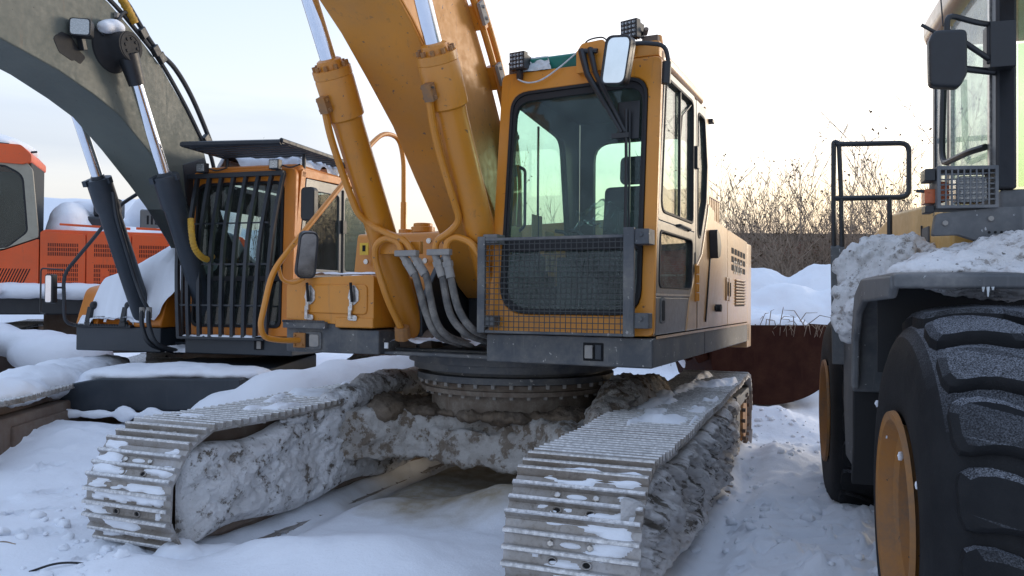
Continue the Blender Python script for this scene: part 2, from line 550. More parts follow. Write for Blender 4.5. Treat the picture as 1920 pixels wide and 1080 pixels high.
    def build(s, name, mats, parent=None, bevel=0.0, smooth=True, angle=35, seg=2):
        if bevel:
            me = s.mesh(name, mats, False)
            me.polygons.foreach_set('use_smooth', [True] * len(me.polygons))
        else:
            me = s.mesh(name, mats, smooth, angle)
        o = link(name, me, parent)
        if bevel:
            b = o.modifiers.new('edge', 'BEVEL')
            b.width = bevel
            b.segments = seg
            b.limit_method = 'ANGLE'
            b.angle_limit = math.radians(32)
            b.harden_normals = True
        return o


def link(name, data, parent=None):
    o = bpy.data.objects.new(name, data)
    COL.objects.link(o)
    if parent is not None:
        o.parent = parent
    return o


def tag(o, label=None, cat=None, group=None, kind=None):
    for k, v in (('label', label), ('category', cat), ('group', group), ('kind', kind)):
        if v:
            o[k] = v
    return o


def thing(name, label, cat, loc=(0, 0, 0), rz=0.0, group=None):
    o = bpy.data.objects.new(name, None)
    o.empty_display_size = 0.2
    COL.objects.link(o)
    o.location = loc
    o.rotation_euler = (0, 0, rz)
    return tag(o, label, cat, group)


def rq(corners, r, k=6):
    """outline with rounded corners, k points per corner"""
    n = len(corners)
    rs = r if isinstance(r, (list, tuple)) else [r] * n
    out = []
    for i in range(n):
        p = Vector(corners[i])
        a = Vector(corners[i - 1]) - p
        b = Vector(corners[(i + 1) % n]) - p
        la, lb = a.length, b.length
        a.normalize()
        b.normalize()
        th = a.angle(b)
        d = min(rs[i] / math.tan(th / 2), la * 0.49, lb * 0.49)
        p0, p2 = p + a * d, p + b * d
        for j in range(k):
            t = j / (k - 1)
            q = p0 * (1 - t) ** 2 + p * 2 * t * (1 - t) + p2 * t * t
            # a little rounder than a parabola
            out.append((q.x, q.y))
    return out


def smooth_path(pts, n=6):
    """Catmull-Rom through the points"""
    P = [Vector(p) for p in pts]
    out = []
    for i in range(len(P) - 1):
        p0 = P[i - 1] if i > 0 else P[i] * 2 - P[i + 1]
        p1, p2 = P[i], P[i + 1]
        p3 = P[i + 2] if i + 2 < len(P) else P[i + 1] * 2 - P[i]
        for j in range(n):
            t = j / n
            out.append(0.5 * ((2 * p1) + (p2 - p0) * t + (2 * p0 - 5 * p1 + 4 * p2 - p3) * t * t + (3 * p1 - p0 - 3 * p2 + p3) * t ** 3))
    out.append(P[-1])
    return out


def round_path(pts, r, k=5):
    """polyline with its inner corners rounded off to radius r"""
    P = [Vector(p) for p in pts]
    out = [P[0]]
    for i in range(1, len(P) - 1):
        a, b = P[i - 1] - P[i], P[i + 1] - P[i]
        d = min(r, a.length * 0.49, b.length * 0.49)
        p0, p2 = P[i] + a.normalized() * d, P[i] + b.normalized() * d
        for j in range(k):
            t = j / (k - 1)
            out.append(p0 * (1 - t) ** 2 + P[i] * 2 * t * (1 - t) + p2 * t * t)
    out.append(P[-1])
    return out


def vn(x, y, s=0):
    """value noise on numpy arrays"""
    xi, yi = np.floor(x).astype(np.int64), np.floor(y).astype(np.int64)
    xf, yf = x - xi, y - yi
    u, v = xf * xf * (3 - 2 * xf), yf * yf * (3 - 2 * yf)

    def h(a, b):
        n = (a * 374761393 + b * 668265263 + s * 974711) & 0x7fffffff
        n = ((n ^ (n >> 13)) * 1274126177) & 0x7fffffff
        return ((n ^ (n >> 16)) & 0xffff) / 65535.0
    return (h(xi, yi) * (1 - u) + h(xi + 1, yi) * u) * (1 - v) + (h(xi, yi + 1) * (1 - u) + h(xi + 1, yi + 1) * u) * v


def fbm(x, y, oct=4, s=0):
    t, a, r = 0.0, 0.5, 0.0
    for i in range(oct):
        t = t + a * vn(x * 2 ** i, y * 2 ** i, s + i * 17)
        r += a
        a *= 0.5
    return t / r


def sheet(name, P, nu, nv, hfun, mat, parent=None, cut=0.0):
    """a lump or coat laid over a surface: P(u, v, h) maps u, v in 0..1 and the thickness h to a point; faces thinner than cut are left out"""
    u, v = np.meshgrid(np.linspace(0, 1, nu), np.linspace(0, 1, nv), indexing='ij')
    h = hfun(u, v)
    vs = [tuple(P(a, b, c)) for a, b, c in zip(u.ravel(), v.ravel(), h.ravel())]
    hr = h
    fs = []
    for i in range(nu - 1):
        for j in range(nv - 1):
            if max(hr[i, j], hr[i + 1, j], hr[i, j + 1], hr[i + 1, j + 1]) > cut:
                fs.append((i * nv + j, (i + 1) * nv + j, (i + 1) * nv + j + 1, i * nv + j + 1))
    me = bpy.data.meshes.new(name)
    used = sorted({i for f in fs for i in f})
    ix = {q: i for i, q in enumerate(used)}
    me.from_pydata([vs[q] for q in used], [], [tuple(ix[i] for i in f) for f in fs])
    me.materials.append(MATS[mat])
    me.polygons.foreach_set('use_smooth', [True] * len(me.polygons))
    bm = bmesh.new()
    bm.from_mesh(me)
    bmesh.ops.recalc_face_normals(bm, faces=bm.faces)
    bm.to_mesh(me)
    bm.free()
    return link(name, me, parent)


TEX = {}


def clouds(size, depth=3):
    k = (size, depth)
    if k not in TEX:
        t = bpy.data.textures.new('clouds', 'CLOUDS')
        t.noise_scale = size
        t.noise_depth = depth
        TEX[k] = t
    return TEX[k]


def lumpy(mb, name, mat, parent=None, voxel=0.03, disp=((0.18, 0.08), (0.05, 0.03)), smooth_it=3):
    """solids melted into one rough mass"""
    o = mb.build(name, mat, parent, smooth=False)
    r = o.modifiers.new('melt', 'REMESH')
    r.mode = 'VOXEL'
    r.voxel_size = voxel
    r.use_smooth_shade = True
    if smooth_it:
        sm = o.modifiers.new('soften', 'SMOOTH')
        sm.iterations = smooth_it
        sm.factor = 0.6
    for size, st in disp:
        d = o.modifiers.new('rough', 'DISPLACE')
        d.texture = clouds(size)
        d.texture_coords = 'GLOBAL'
        d.strength = st
        d.mid_level = 0.5
    return o


class Frame:
    def __init__(s, x, y, yaw_deg, z=0.0):
        t = math.radians(yaw_deg)
        s.o = Vector((x, y, z))
        s.f = Vector((-math.sin(t), -math.cos(t), 0))
        s.l = Vector((math.cos(t), -math.sin(t), 0))
        s.rz = -math.radians(90 + yaw_deg)

    def w(s, a, b, c=0.0):
        return s.o + s.f * a + s.l * b + Vector((0, 0, c))


XZ = lambda y: (lambda u, v, w: (u, y + w, v))       # outline in x,z pushed along y
YZ = lambda x: (lambda u, v, w: (x + w, u, v))       # outline in y,z pushed along x
XY = lambda z: (lambda u, v, w: (u, v, z + w))
# ------------------------------------------------------------------ track shoes (shared by all the crawlers)
def shoe_mesh(W, pitch, snow=True):
    mb = MB()
    h = pitch / 2
    p = [(-h - .004, -.012), (h - .012, -.014), (h + .014, -.020), (h + .018, -.010), (h - .018, -.001)]
    for c in (0.052, -0.022, -0.093):
        p += [(c + .016, 0.0), (c + .011, .027), (c - .009, .029), (c - .015, .001)]
    p += [(-h - .006, .001)]
    mb.prism(p, lambda u, v, w: (u, w, v), -W / 2, W / 2, 0)
    for c in (0.052, -0.022, -0.093):       # worn bright crests of the grousers
        mb.prism([(c + .0115, .026), (c + .007, .0335), (c - .006, .0345), (c - .0095, .028)], lambda u, v, w: (u, w, v), -W / 2 + .002, W / 2 - .002, 4)
    for y in (-.09, .09):          # bolt heads between the front grousers, slots behind
        for x, y2 in ((.016, y), (-.058, y * 0.86)):
            if x > 0:
                mb.lathe([(0.0165, 0), (0.0165, .010), (.012, .013), (.0, .013)], Matrix.Translation((x, y2, 0)), 6, 1)
            else:
                mb.lathe([(0.021, 0), (0.024, .004), (0.021, .009), (.017, .009), (.015, .001)], Matrix.Translation((x, y2, 0)) @ Matrix.Diagonal((.8, 1.1, 1, 1)), 12, 0)
                mb.lathe([(0.015, .0015), (.0, .002)], Matrix.Translation((x, y2, 0)) @ Matrix.Diagonal((.8, 1.1, 1, 1)), 10, 2)
    if snow:
        mb.lathe([(.018, .001), (.014, .005), (0, .006)], Matrix.Translation((.015, 0, 0)) @ Matrix.Diagonal((.75, 2.7, 1, 1)), 12, 3)
    return mb.mesh('track_shoe', ['shoe_steel', 'bright_steel', 'black_void', 'snow', 'grouser_edge'], True, 30)


def loop_path(xf, zf, r1, xr, zr, r2, sag):
    pts = []
    N = 60
    for i in range(N):
        t = i / N
        pts.append((xr + (xf - xr) * t, (zr - r2) * (1 - t) + (zf - r1) * t))
    for i in range(40):
        a = -PI / 2 + PI * i / 40
        pts.append((xf + r1 * math.cos(a), zf + r1 * math.sin(a)))
    for i in range(N):
        t = i / N
        s = sag * (abs(math.sin(t * PI * 3)) * 0.6 + 0.4 * math.sin(t * PI))
        pts.append((xf + (xr - xf) * t, (zf + r1) * (1 - t) + (zr + r2) * t - s))
    for i in range(40):
        a = PI / 2 + PI * i / 40
        pts.append((xr + r2 * math.cos(a), zr + r2 * math.sin(a)))
    return pts


def resample(pts, n, off=0.0):
    P = np.array(pts + [pts[0]])
    d = np.r_[0, np.cumsum(np.hypot(*np.diff(P, axis=0).T))]
    L = d[-1]
    s = (np.arange(n) + off) * L / n
    q = np.c_[np.interp(s, d, P[:, 0]), np.interp(s, d, P[:, 1])]
    a = np.c_[np.interp((s + .08) % L, d, P[:, 0]), np.interp((s + .08) % L, d, P[:, 1])]
    b = np.c_[np.interp((s - .08) % L, d, P[:, 0]), np.interp((s - .08) % L, d, P[:, 1])]
    t = a - b
    t /= np.linalg.norm(t, axis=1)[:, None]
    return q, t, L


def make_track(parent, yc, rel, shoe, W, path, n, chain_mat='rusty_steel', off=0.0, chain_w=0.32):
    q, t, L = resample(path, n * 2)
    mb = MB()
    vs, fs = [], []
    for (x, z), (tx, tz) in zip(q, t):
        for k, yy in ((.022, -chain_w / 2), (.022, chain_w / 2), (.11, chain_w / 2), (.11, -chain_w / 2)):
            vs.append((x - tz * k, yc + yy, z + tx * k))
    m = len(q)
    for i in range(m):
        j = (i + 1) % m
        for k in range(4):
            fs.append((i * 4 + k, i * 4 + (k + 1) % 4, j * 4 + (k + 1) % 4, j * 4 + k))
    mb.add(vs, fs)
    tr = mb.build('track', chain_mat, parent)
    tr.rotation_euler = (0, 0, rel)
    q, t, L = resample(path, n, off)
    for (x, z), (tx, tz) in zip(q, t):
        o = link('track_shoe', shoe, tr)
        w = random.uniform(-.008, .008)
        M = Matrix(((tx, 0, tz, x), (0, -1, 0, yc + w), (tz, 0, -tx, z), (0, 0, 0, 1)))
        o.matrix_local = M
    return tr


def outline_stadium(xf, zf, r1, xr, zr, r2, k=10):
    return [(xf + r1 * math.cos(-PI / 2 + PI * i / k), zf + r1 * math.sin(-PI / 2 + PI * i / k)) for i in range(k + 1)] + \
           [(xr + r2 * math.cos(PI / 2 + PI * i / k), zr + r2 * math.sin(PI / 2 + PI * i / k)) for i in range(k + 1)]


# ------------------------------------------------------------------ the big excavator in the middle
UF = Frame(.0333, 6.3315, 25.27)
KREL = math.radians(25.27 - 21.82)
EX = thing('excavator', 'yellow orange excavator with mud caked tracks and mesh guard on its windscreen', 'excavator', UF.o, UF.rz)

SHOE = shoe_mesh(.62, .2165)
TP = loop_path(2.2, .4125, .3825, -2.1, .43, .40, .018)
for yc in (1.28, -1.28):
    make_track(EX, yc, KREL, SHOE, .62, TP, 52, off=.35 if yc > 0 else .1)


def K(o):
    o.rotation_euler = (0, 0, KREL)
    return o


# crawler frames buried in frozen mud and snow: a plain frame, and over it the caked coat
for yc in (-1.28, 1.28):
    mb = MB()
    mb.prism(outline_stadium(2.05, .41, .26, -1.6, .42, .26), XZ(yc), -.20, .20)
    mb.prism(outline_stadium(2.10, .41, .27, -1.2, .42, .27), XZ(yc), -.22, .22)
    K(mb.build('crawler_frame', 'rusty_steel', EX, .02))


def coat(name, mat, x0, x1, y, out, top, seed, fill, streaks, nu=300, nv=90):
    """frozen mud on the side of a crawler frame: out = +1/-1 side, top(x) its upper edge"""
    def P(u, v, h):
        x = x0 + (x1 - x0) * u
        z0 = (.15 if not seed == 9 else .1) + .03 * math.sin(x * 5 + seed)
        z = z0 + (top(x) - z0) * v
        # the coat rolls over at its rim
        return (x, y + out * h, z)

    def hf(u, v):
        x = x0 + (x1 - x0) * u
        z = .1 + .75 * v
        if streaks:
            a, b = (x * .90 + z * .42), (z * .90 - x * .42)
            n = .55 * fbm(a * 3.2, b * 17, 4, seed) + .45 * fbm(x * 4, z * 5, 3, seed + 3)
            n2 = fbm(a * 12, b * 55, 3, seed + 8)
        else:
            n = .6 * fbm(x * 3.0, z * 4.2, 5, seed) + .4 * fbm(x * 9, z * 10, 4, seed + 3)
            n2 = fbm(x * 28, z * 28, 3, seed + 8)
        e = np.minimum(np.minimum(u * 14, (1 - u) * 12), np.minimum(v * 5, (1 - v) * 6))
        e = np.clip(e, 0, 1)
        e = np.sqrt(1 - (1 - e) ** 2)
        hole = np.clip((n - fill) / .05, 0, 1)
        amp = .17 if streaks else .11
        return -.06 + e * (.072 + amp * (n - .38)) + (.036 if streaks else .02) * (n2 - .5) * e + .016 * hole * e
    o = sheet(name, P, nu, nv, hf, mat, EX, cut=-.055)
    at = o.data.attributes.new('streak', 'FLOAT_VECTOR', 'POINT')
    at.data.foreach_set('vector', [c for v in o.data.vertices for c in ((v.co.x * .90 + v.co.z * .42) * .8, (v.co.z * .90 - v.co.x * .42) * 3.6, 0.0)])
    return K(o)


coat('mud_coat', 'dirty_snow', 2.44, -1.3, -1.02, 1, lambda x: .70 - .03 * max(0, x - 2.0) + .12 * min(1, max(0, (1.7 - x) / .8)) + .02 * math.sin(x * 9), 4, .43, False)
coat('mud_coat', 'streak_mud', 2.56, -1.35, 1.555, 1, lambda x: .735 + .03 * math.sin(x * 7), 7, .44, True)
coat('mud_coat', 'caked_mud', 2.4, -1.3, 1.03, -1, lambda x: .74 + .16 * math.exp(-((x - .2) / .7) ** 2), 9, .44, False, 120, 40)
mb = MB()
for x, y, z, rx, ry, rz in ((.72, -1.07, .80, .42, .13, .09), (.2, -1.08, .86, .5, .16, .10), (-.4, -1.05, .84, .5, .18, .12), (1.25, -1.03, .74, .35, .07, .06)):
    mb.ball((x, y, z), rx, ry, rz, 14)
K(lumpy(mb, 'mud_lump', 'dirty_snow', EX, .022, ((.25, .06), (.08, .05), (.03, .025)), 2))
mb = MB()
for x, y, z, rx, ry, rz in ((.55, .93, .74, .38, .17, .16), (.1, .93, .80, .5, .2, .2), (-.4, .95, .80, .4, .2, .18)):
    mb.ball((x, y, z), rx, ry, rz, 14)
K(lumpy(mb, 'mud_lump', 'caked_mud', EX, .022, ((.25, .07), (.08, .06), (.03, .03)), 2))

# sprocket, final drive and idler of each side
for sgn in (1, -1):
    mb = MB()
    Mx = Matrix.Translation((-2.1, sgn * 1.0, .43)) @ Matrix.Rotation(-sgn * PI / 2, 4, 'X')
    mb.lathe([(0, 0), (.30, 0), (.30, .10), (.26, .12), (.26, .50), (.20, .56), (.0, .57)], Mx, 32)
    fd = K(mb.build('final_drive', 'rim_orange', EX))
    mb = MB()
    for i in range(14):
        a = 2 * PI * i / 14
        mb.cyl((-2.1 + .225 * math.cos(a), sgn * 1.55, .43 + .225 * math.sin(a)), (-2.1 + .225 * math.cos(a), sgn * 1.585, .43 + .225 * math.sin(a)), .018, seg=6)
    for i in range(18):
        a = 2 * PI * i / 18
        M = Matrix.Translation((-2.1 + .33 * math.cos(a), sgn * 1.28, .43 + .33 * math.sin(a))) @ Matrix.Rotation(-a, 4, 'Y')
        mb.obox(M.translation, .09, .07, .06, M.to_3x3().to_4x4())
    mb.lathe([(.26, -.05), (.335, -.04), (.335, .04), (.26, .05)], Matrix.Translation((-2.1, sgn * 1.28, .43)) @ Matrix.Rotation(-PI / 2, 4, 'X'), 36)
    o = mb.build('sprocket', 'rusty_steel', fd)
    mb = MB()
    Mx = Matrix.Translation((2.2, sgn * 1.28 - .12, .4125)) @ Matrix.Rotation(-PI / 2, 4, 'X')
    mb.lathe([(0, 0), (.22, 0), (.24, .03), (.30, .04), (.30, .08), (.335, .09), (.335, .15), (.30, .16), (.30, .20), (.24, .21), (.22, .24), (0, .24)], Mx, 32)
    K(mb.build('idler', 'rusty_steel', EX))
    mb = MB()        # guard plate over the sprocket's end
    mb.box(-1.5, -2.42, sgn * 1.0, sgn * 1.57, .60, .70)
    mb.box(-1.28, -1.55, sgn * 1.5, sgn * 1.57, .2, .72)
    K(mb.build('sprocket_guard', 'frame_paint', EX, .012))

# carbody: legs running out to the crawlers, thick with frozen mud
mb = MB()
mb.prism([(1.05, -1.05), (.60, -.62), (.52, -.1), (.68, .40), (1.08, .80), (.9, 1.05), (-.9, 1.05), (-.6, .5), (-.6, -.5), (-.9, -1.05)], XY(0), .36, .72)
mb.prism([(.62, -.45), (.66, -.1), (.66, .45), (.3, .5), (.3, -.5)], XY(0), .34, .60)
K(lumpy(mb, 'carbody', 'caked_mud', EX, .022, ((.30, .08), (.10, .07), (.035, .035)), 3))
mb = MB()            # loose soil lying on the carbody round the slewing ring
rs2 = random.Random(3)
for i in range(60):
    a = rs2.uniform(-1.7, 1.7)
    r = rs2.uniform(.70, .98)
    s_ = rs2.uniform(.025, .085)
    mb.ball((r * math.cos(a) * .72, r * math.sin(a) * 1.05, .715), s_ * 1.5, s_ * 1.5, s_ * .6, 8)
for x, y, s_ in ((.62, -.80, .12), (.45, -.92, .14), (.50, .62, .12), (.56, .12, .09)):
    mb.ball((x, y, .71), s_ * 1.5, s_ * 1.3, s_ * .8, 12)
mb.box(.48, -.6, -.9, .9, .62, .728)
K(lumpy(mb, 'soil_heap', 'brown_mud', EX, .022, ((.15, .05), (.05, .05), (.022, .03)), 1))
# slewing ring
mb = MB()
mb.lathe([(.60, .70), (.66, .70), (.66, .865), (.74, .868), (.745, .90), (.72, .905), (.72, .945), (.60, .945)], Matrix(), 72)
ring = mb.build('slewing_ring', 'muddy_steel', EX)
mb = MB()
mb.lathe([(.60, .955), (.775, .955), (.775, 1.00), (.70, 1.005), (.70, 1.03), (.80, 1.035), (.80, 1.085), (.84, 1.09), (.84, 1.155), (.6, 1.155)], Matrix(), 72)
mb.build('upper_flange', 'frame_paint', EX)
for i in range(36):
    a = 2 * PI * i / 36 + .05
    for z, r in ((.925, .75), (.845, .705)):
        if math.cos(a) < -.2:
            continue
        b = MB()
        b.cyl((r * math.cos(a), r * math.sin(a), z), (r * math.cos(a), r * math.sin(a), z + .028), .016, seg=6)
        b.build('bolt', 'fitting_dirty', ring)

# ---- upper structure: deck and skirt
mb = MB()
mb.box(.86, -2.30, -.98, .98, 1.158, 1.20)
mb.box(1.02, .86, -.56, .335, 1.158, 1.185)
mb.build('deck', 'frame_paint', EX, .01)
mb = MB()
mb.box(1.175, -.30, .337, 1.43, 1.157, 1.335)
mb.box(-.302, -2.45, .98, 1.43, 1.157, 1.335)
sk = mb.build('skirt', 'frame_paint', EX, .012)
mb = MB()
mb.box(1.18, 1.165, 1.0, 1.13, 1.19, 1.30, 0)
mb.box(1.172, 1.196, 1.015, 1.065, 1.205, 1.285, 1)
mb.box(1.172, 1.19, 1.08, 1.12, 1.2, 1.29, 2)
mb.build('tow_socket', ['black_void', 'fitting_dirty', 'dark_paint'], EX, .004)
mb = MB()
mb.box(1.10, -2.40, 1.432, 1.437, 1.328, 1.345)
mb.build('skirt_edge', 'orange_paint_glow', EX)

# ---- counterweight and hood
mb = MB()
mb.prism(rq([(-2.30, -1.40), (-2.30, 1.43), (-2.72, 1.43), (-2.72, -1.40)], [.01, .01, .30, .30], 8), XY(0), 1.10, 2.12)
mb.build('counterweight', 'orange_paint_glow', EX, .06, seg=3)
prof = rq([(-1.39, 1.345), (-1.39, 2.18), (1.385, 2.26), (1.385, 1.345)], [.005, .09, .10, .005], 6)
mb = MB()
mb.prism(prof, lambda u, v, w: (w, u, v - max(0, (-w - .4)) * .03 * (v > 1.5)), -.60, -2.285)
hood = mb.build('engine_hood', 'orange_paint_glow', EX, .008)


def side_panel(x0, x1, zt0, zt1, name, mat):
    p = MB()
    p.prism(rq([(x0, 1.352), (x0, zt0), (x1, zt1), (x1, 1.352)], [.012, .03, .03, .012], 4), XZ(1.387), 0, .043)
    return p.build(name, mat, EX, .012)


pa = side_panel(-.625, -1.235, 2.20, 2.175, 'side_door', 'orange_paint_glow')
pb = side_panel(-1.25, -2.30, 2.172, 2.13, 'side_door', 'orange_paint_glow')
mb = MB()           # vent openings: three rows of five, and louvres below
for r in range(3):
    for c in range(5):
        x = -1.42 - c * .155
        z = 2.03 - r * .075 - c * .004
        mb.prism(rq([(x, z), (x - .115, z - .003), (x - .115, z - .055), (x, z - .052)], .008, 3), XZ(1.4285), 0, .004)
mb.build('vent_slot', 'black_void', pb)
mb = MB()
for r in range(9):
    z = 1.745 - r * .027
    mb.obox((-1.86, 1.437, z), .52, .016, .012, Matrix.Rotation(.6, 4, 'X'), 0)
    mb.box(-1.60, -2.12, 1.428, 1.4325, z - .022, z - .006, 1)
mb.build('louvre', ['orange_paint_glow', 'black_void'], pb)
fc = bpy.data.curves.new('lettering', 'FONT')
fc.body = 'SDLG'
fc.size = .17
fc.extrude = .001
fc.space_character = 1.1
fc.materials.append(MATS['letter_faded'])
_t = bpy.data.objects.new('lettering', fc)
COL.objects.link(_t)
bpy.context.view_layer.update()
lme = bpy.data.meshes.new_from_object(_t.evaluated_get(bpy.context.evaluated_depsgraph_get()))
bpy.data.objects.remove(_t)
lt = link('lettering', lme, pb)
lt.matrix_local = Matrix.Translation((-1.52, 1.4325, 1.80)) @ Matrix(((-1, 0, 0, 0), (0, 0, 1, 0), (0, 1, 0, 0), (0, 0, 0, 1)))
mb = MB()
for x, z in ((-1.19, 1.66), (-1.31, 1.655)):
    mb.prism(rq([(x + .045, z + .10), (x - .03, z + .10), (x - .03, z - .10), (x + .045, z - .10)], .01, 3), XZ(1.43), 0, .012, 0)
    mb.box(x + .02, x - .01, 1.44, 1.447, z - .06, z + .06, 1)
mb.build('latch', ['orange_paint_glow', 'black_void'], pa, .003)
mb = MB()
mb.cyl((-.72, 1.43, 1.50), (-.72, 1.475, 1.50), .03, seg=14)
mb.cyl((-.66, 1.43, 1.50), (-.66, 1.45, 1.50), .018, seg=10)
mb.build('rubber_stop', 'black_rubber', pa)
# muffler guard: box of upright slats on the hood
mg = MB()
mg.box(-1.25, -2.2, .70, 1.16, 2.24, 2.28)
mg.box(-1.23, -2.22, .68, 1.18, 2.52, 2.545)
mgo = mg.build('muffler_guard', 'orange_paint_glow', EX, .006)
for i in range(12):
    b = MB()
    x = -1.26 - i * .084
    b.box(x, x - .042, 1.155, 1.172, 2.27, 2.53)
    b.build('slat', 'orange_paint_glow', mgo)
for i in range(6):
    b = MB()
    y = .72 + i * .085
    b.box(-1.235, -1.25, y, y + .042, 2.27, 2.53)
    b.build('slat', 'orange_paint_glow', mgo)
b = MB()
b.cyl((-1.4, .93, 2.37), (-2.05, .93, 2.37), .10, seg=18)
b.build('muffler', 'rusty_steel', EX)

# ---- cab
def cx(z):
    return 1.173 - .1726 * (z - 1.34) / 1.725


FR = lambda u, v, w: (cx(v) + w, u, v)
outer = rq([(.345, 1.345), (1.432, 1.345), (1.432, 3.055), (.352, 3.055)], [.01, .03, .05, .05], 7)
inner = rq([(.418, 1.468), (1.352, 1.468), (1.352, 2.935), (.43, 2.915)], [.20, .16, .13, .13], 7)
mb = MB()
mb.ring(outer, inner, FR, -.055, 0)
cab = mb.build('cab', 'orange_paint', EX, .012)
mb = MB()
in2 = rq([(.437, 1.487), (1.335, 1.487), (1.335, 2.915), (.449, 2.895)], [.19, .15, .12, .12], 7)
mb.ring(inner, in2, FR, -.05, .012)
in3 = rq([(.455, 1.50), (1.32, 1.50), (1.32, 2.87), (.468, 2.85)], [.18, .14, .11, .11], 7)
mb.ring(in2, in3, FR, -.04, .002)
mb.prism([(.44, 1.865), (1.34, 1.865), (1.34, 1.945), (.44, 1.945)], FR, -.03, .006)
mb.build('window_seal', 'black_rubber', cab, .004)
mb = MB()
mb.prism(rq([(.44, 1.946), (1.334, 1.946), (1.334, 2.91), (.452, 2.89)], [.01, .01, .11, .11], 7), FR, -.022, -.016)
mb.build('windscreen', 'cab_glass', cab, smooth=False)
mb = MB()
mb.prism(rq([(.437, 1.49), (1.334, 1.49), (1.334, 1.864), (.439, 1.864)], [.17, .13, .01, .01], 7), FR, -.022, -.016)
mb.build('lower_windscreen', 'film_glass', cab, smooth=False)
# left side: pillar, door, rear quarter
SD = lambda u, v, w: (u, 1.43 + w, v)
mb = MB()           # narrow pillar return behind the front frame
mb.prism([(1.115, 1.345), (1.085, 1.345), (.92, 3.03), (.948, 3.03)], SD, -.05, -.004)
mb.prism([(-.40, 2.25), (-.46, 2.25), (-.40, 3.03), (-.30, 3.03)], SD, -.05, 0)
mb.build('pillar', 'orange_paint_glow', cab, .006)
mb = MB()           # door: frame round two panes and a plain lower panel
do = [(1.075, 2.045), (.925, 2.995), (.085, 3.01), (.085, 2.045)]
di = rq([(1.02, 2.095), (.905, 2.95), (.135, 2.965), (.135, 2.095)], [.09, .07, .07, .05], 6)
mb.ring(rq(do, [.01, .05, .03, .01], 6), di, SD, -.045, .004)
do2 = [(1.115, 1.58), (1.078, 2.043), (.085, 2.043), (.085, 1.58)]
di2 = rq([(1.06, 1.635), (1.035, 1.985), (.145, 1.985), (.175, 1.635)], [.06, .05, .05, .08], 6)
mb.ring(rq(do2, .01, 6), di2, SD, -.045, .004)
mb.prism([(1.118, 1.352), (1.117, 1.578), (.085, 1.578), (.085, 1.352)], SD, -.045, .004)
door = mb.build('door', 'grey_paint', cab, .006)
for d_, k in ((di, .022), (di2, .02)):
    c = Vector((sum(p[0] for p in d_) / len(d_), sum(p[1] for p in d_) / len(d_)))
    ins = [tuple(Vector(p) + (c - Vector(p)).normalized() * k) for p in d_]
    b = MB()
    b.ring(d_, ins, SD, -.03, .010)
    b.build('window_seal', 'black_rubber', door, .003)
    b = MB()
    b.prism(ins, SD, -.02, -.014)
    b.build('window_pane', 'side_glass', door, smooth=False)
mb = MB()
mb.box(.525, .51, 1.418, 1.436, 2.10, 2.96, 0)
mb.tube([(.505, 1.425, 2.10), (.505, 1.425, 2.55), (.44, 1.425, 2.80), (.18, 1.425, 2.93)], .006, 6, mi=0)
mb.build('sliding_window_bar', 'black_plastic', door)
mb = MB()
mb.tube(round_path([(.62, 1.434, 2.045), (.60, 1.455, 2.05), (.30, 1.455, 2.045), (.28, 1.434, 2.04)], .02), .009, 8)
mb.build('latch', 'black_plastic', door)
mb = MB()
mb.prism(rq([(1.02, 1.42), (1.02, 1.575), (.91, 1.575), (.91, 1.42)], .02, 4), SD, .002, .010, 0)
mb.prism(rq([(.995, 1.435), (.995, 1.56), (.935, 1.56), (.935, 1.435)], .015, 4), SD, .008, .013, 1)
mb.build('door_handle', ['frame_paint', 'black_void'], door, .003)
mb = MB()
mb.box(1.115, .17, 1.432, 1.438, 1.588, 1.60)
mb.build('trim_strip', 'bright_steel', door)
mb = MB()           # black post and rear quarter window
mb.prism([(.075, 1.9), (.075, 3.0), (.03, 3.0), (.03, 1.9)], SD, -.05, .0)
qo = [(.025, 1.80), (.025, 3.005), (-.30, 3.005), (-.395, 2.60), (-.365, 2.25), (-.14, 1.86)]
qi = rq([(-.02, 2.03), (-.02, 2.93), (-.25, 2.93), (-.345, 2.58), (-.31, 2.30), (-.10, 2.0)], [.06, .06, .05, .1, .1, .06], 5)
mb.ring(rq(qo, .01, 5), qi, SD, -.045, .002)
qf = mb.build('quarter_frame', 'grey_paint', cab, .006)
b = MB()
c = Vector((-.15, 2.45))
ins = [tuple(Vector(p) + (c - Vector(p)).normalized() * .018) for p in qi]
b.ring(qi, ins, SD, -.03, .008)
b.build('window_seal', 'black_rubber', cab, .003)
b = MB()
b.prism(ins, SD, -.02, -.014)
b.build('window_pane', 'side_glass', cab, smooth=False)
b = MB()
b.box(.09, .02, 1.43, 1.455, 2.50, 2.66)
b.build('hinge', 'black_plastic', cab, .006)
b = MB()
b.box(-.50, -.42, 1.40, 1.46, 2.93, 2.96)
b.build('grab_stop', 'black_plastic', cab, .006)
# orange wedge that runs from the sill up behind the cab
mb = MB()
mb.prism([(.36, 1.352), (.27, 1.55), (.06, 1.80), (-.13, 1.90), (-.34, 2.22), (-.38, 2.30), (-.61, 2.26), (-.61, 1.352)], SD, -.04, .012)
wedge = mb.build('side_panel', 'orange_paint_glow', EX, .010)
b = MB()
for k in range(4):
    b.cyl((.075, 1.452, 1.555 + k * .065), (.075, 1.452, 1.612 + k * .065), .017, seg=10)
b.box(.10, .05, 1.442, 1.449, 1.55, 1.82)
b.build('hinge', 'orange_paint', wedge, .003)
b = MB()
b.box(.034, .026, 1.4415, 1.4445, 1.36, 1.80)
b.build('panel_seam', 'black_void', wedge)
b = MB()
b.prism(rq([(-.37, 2.12), (-.50, 2.07), (-.56, 1.98), (-.52, 1.90), (-.42, 1.88)], [.04, .05, .04, .03, .02], 5), SD, .012, .075)
b.prism([(-.40, 1.89), (-.43, 1.89), (-.26, 1.40), (-.24, 1.40)], SD, .012, .022)
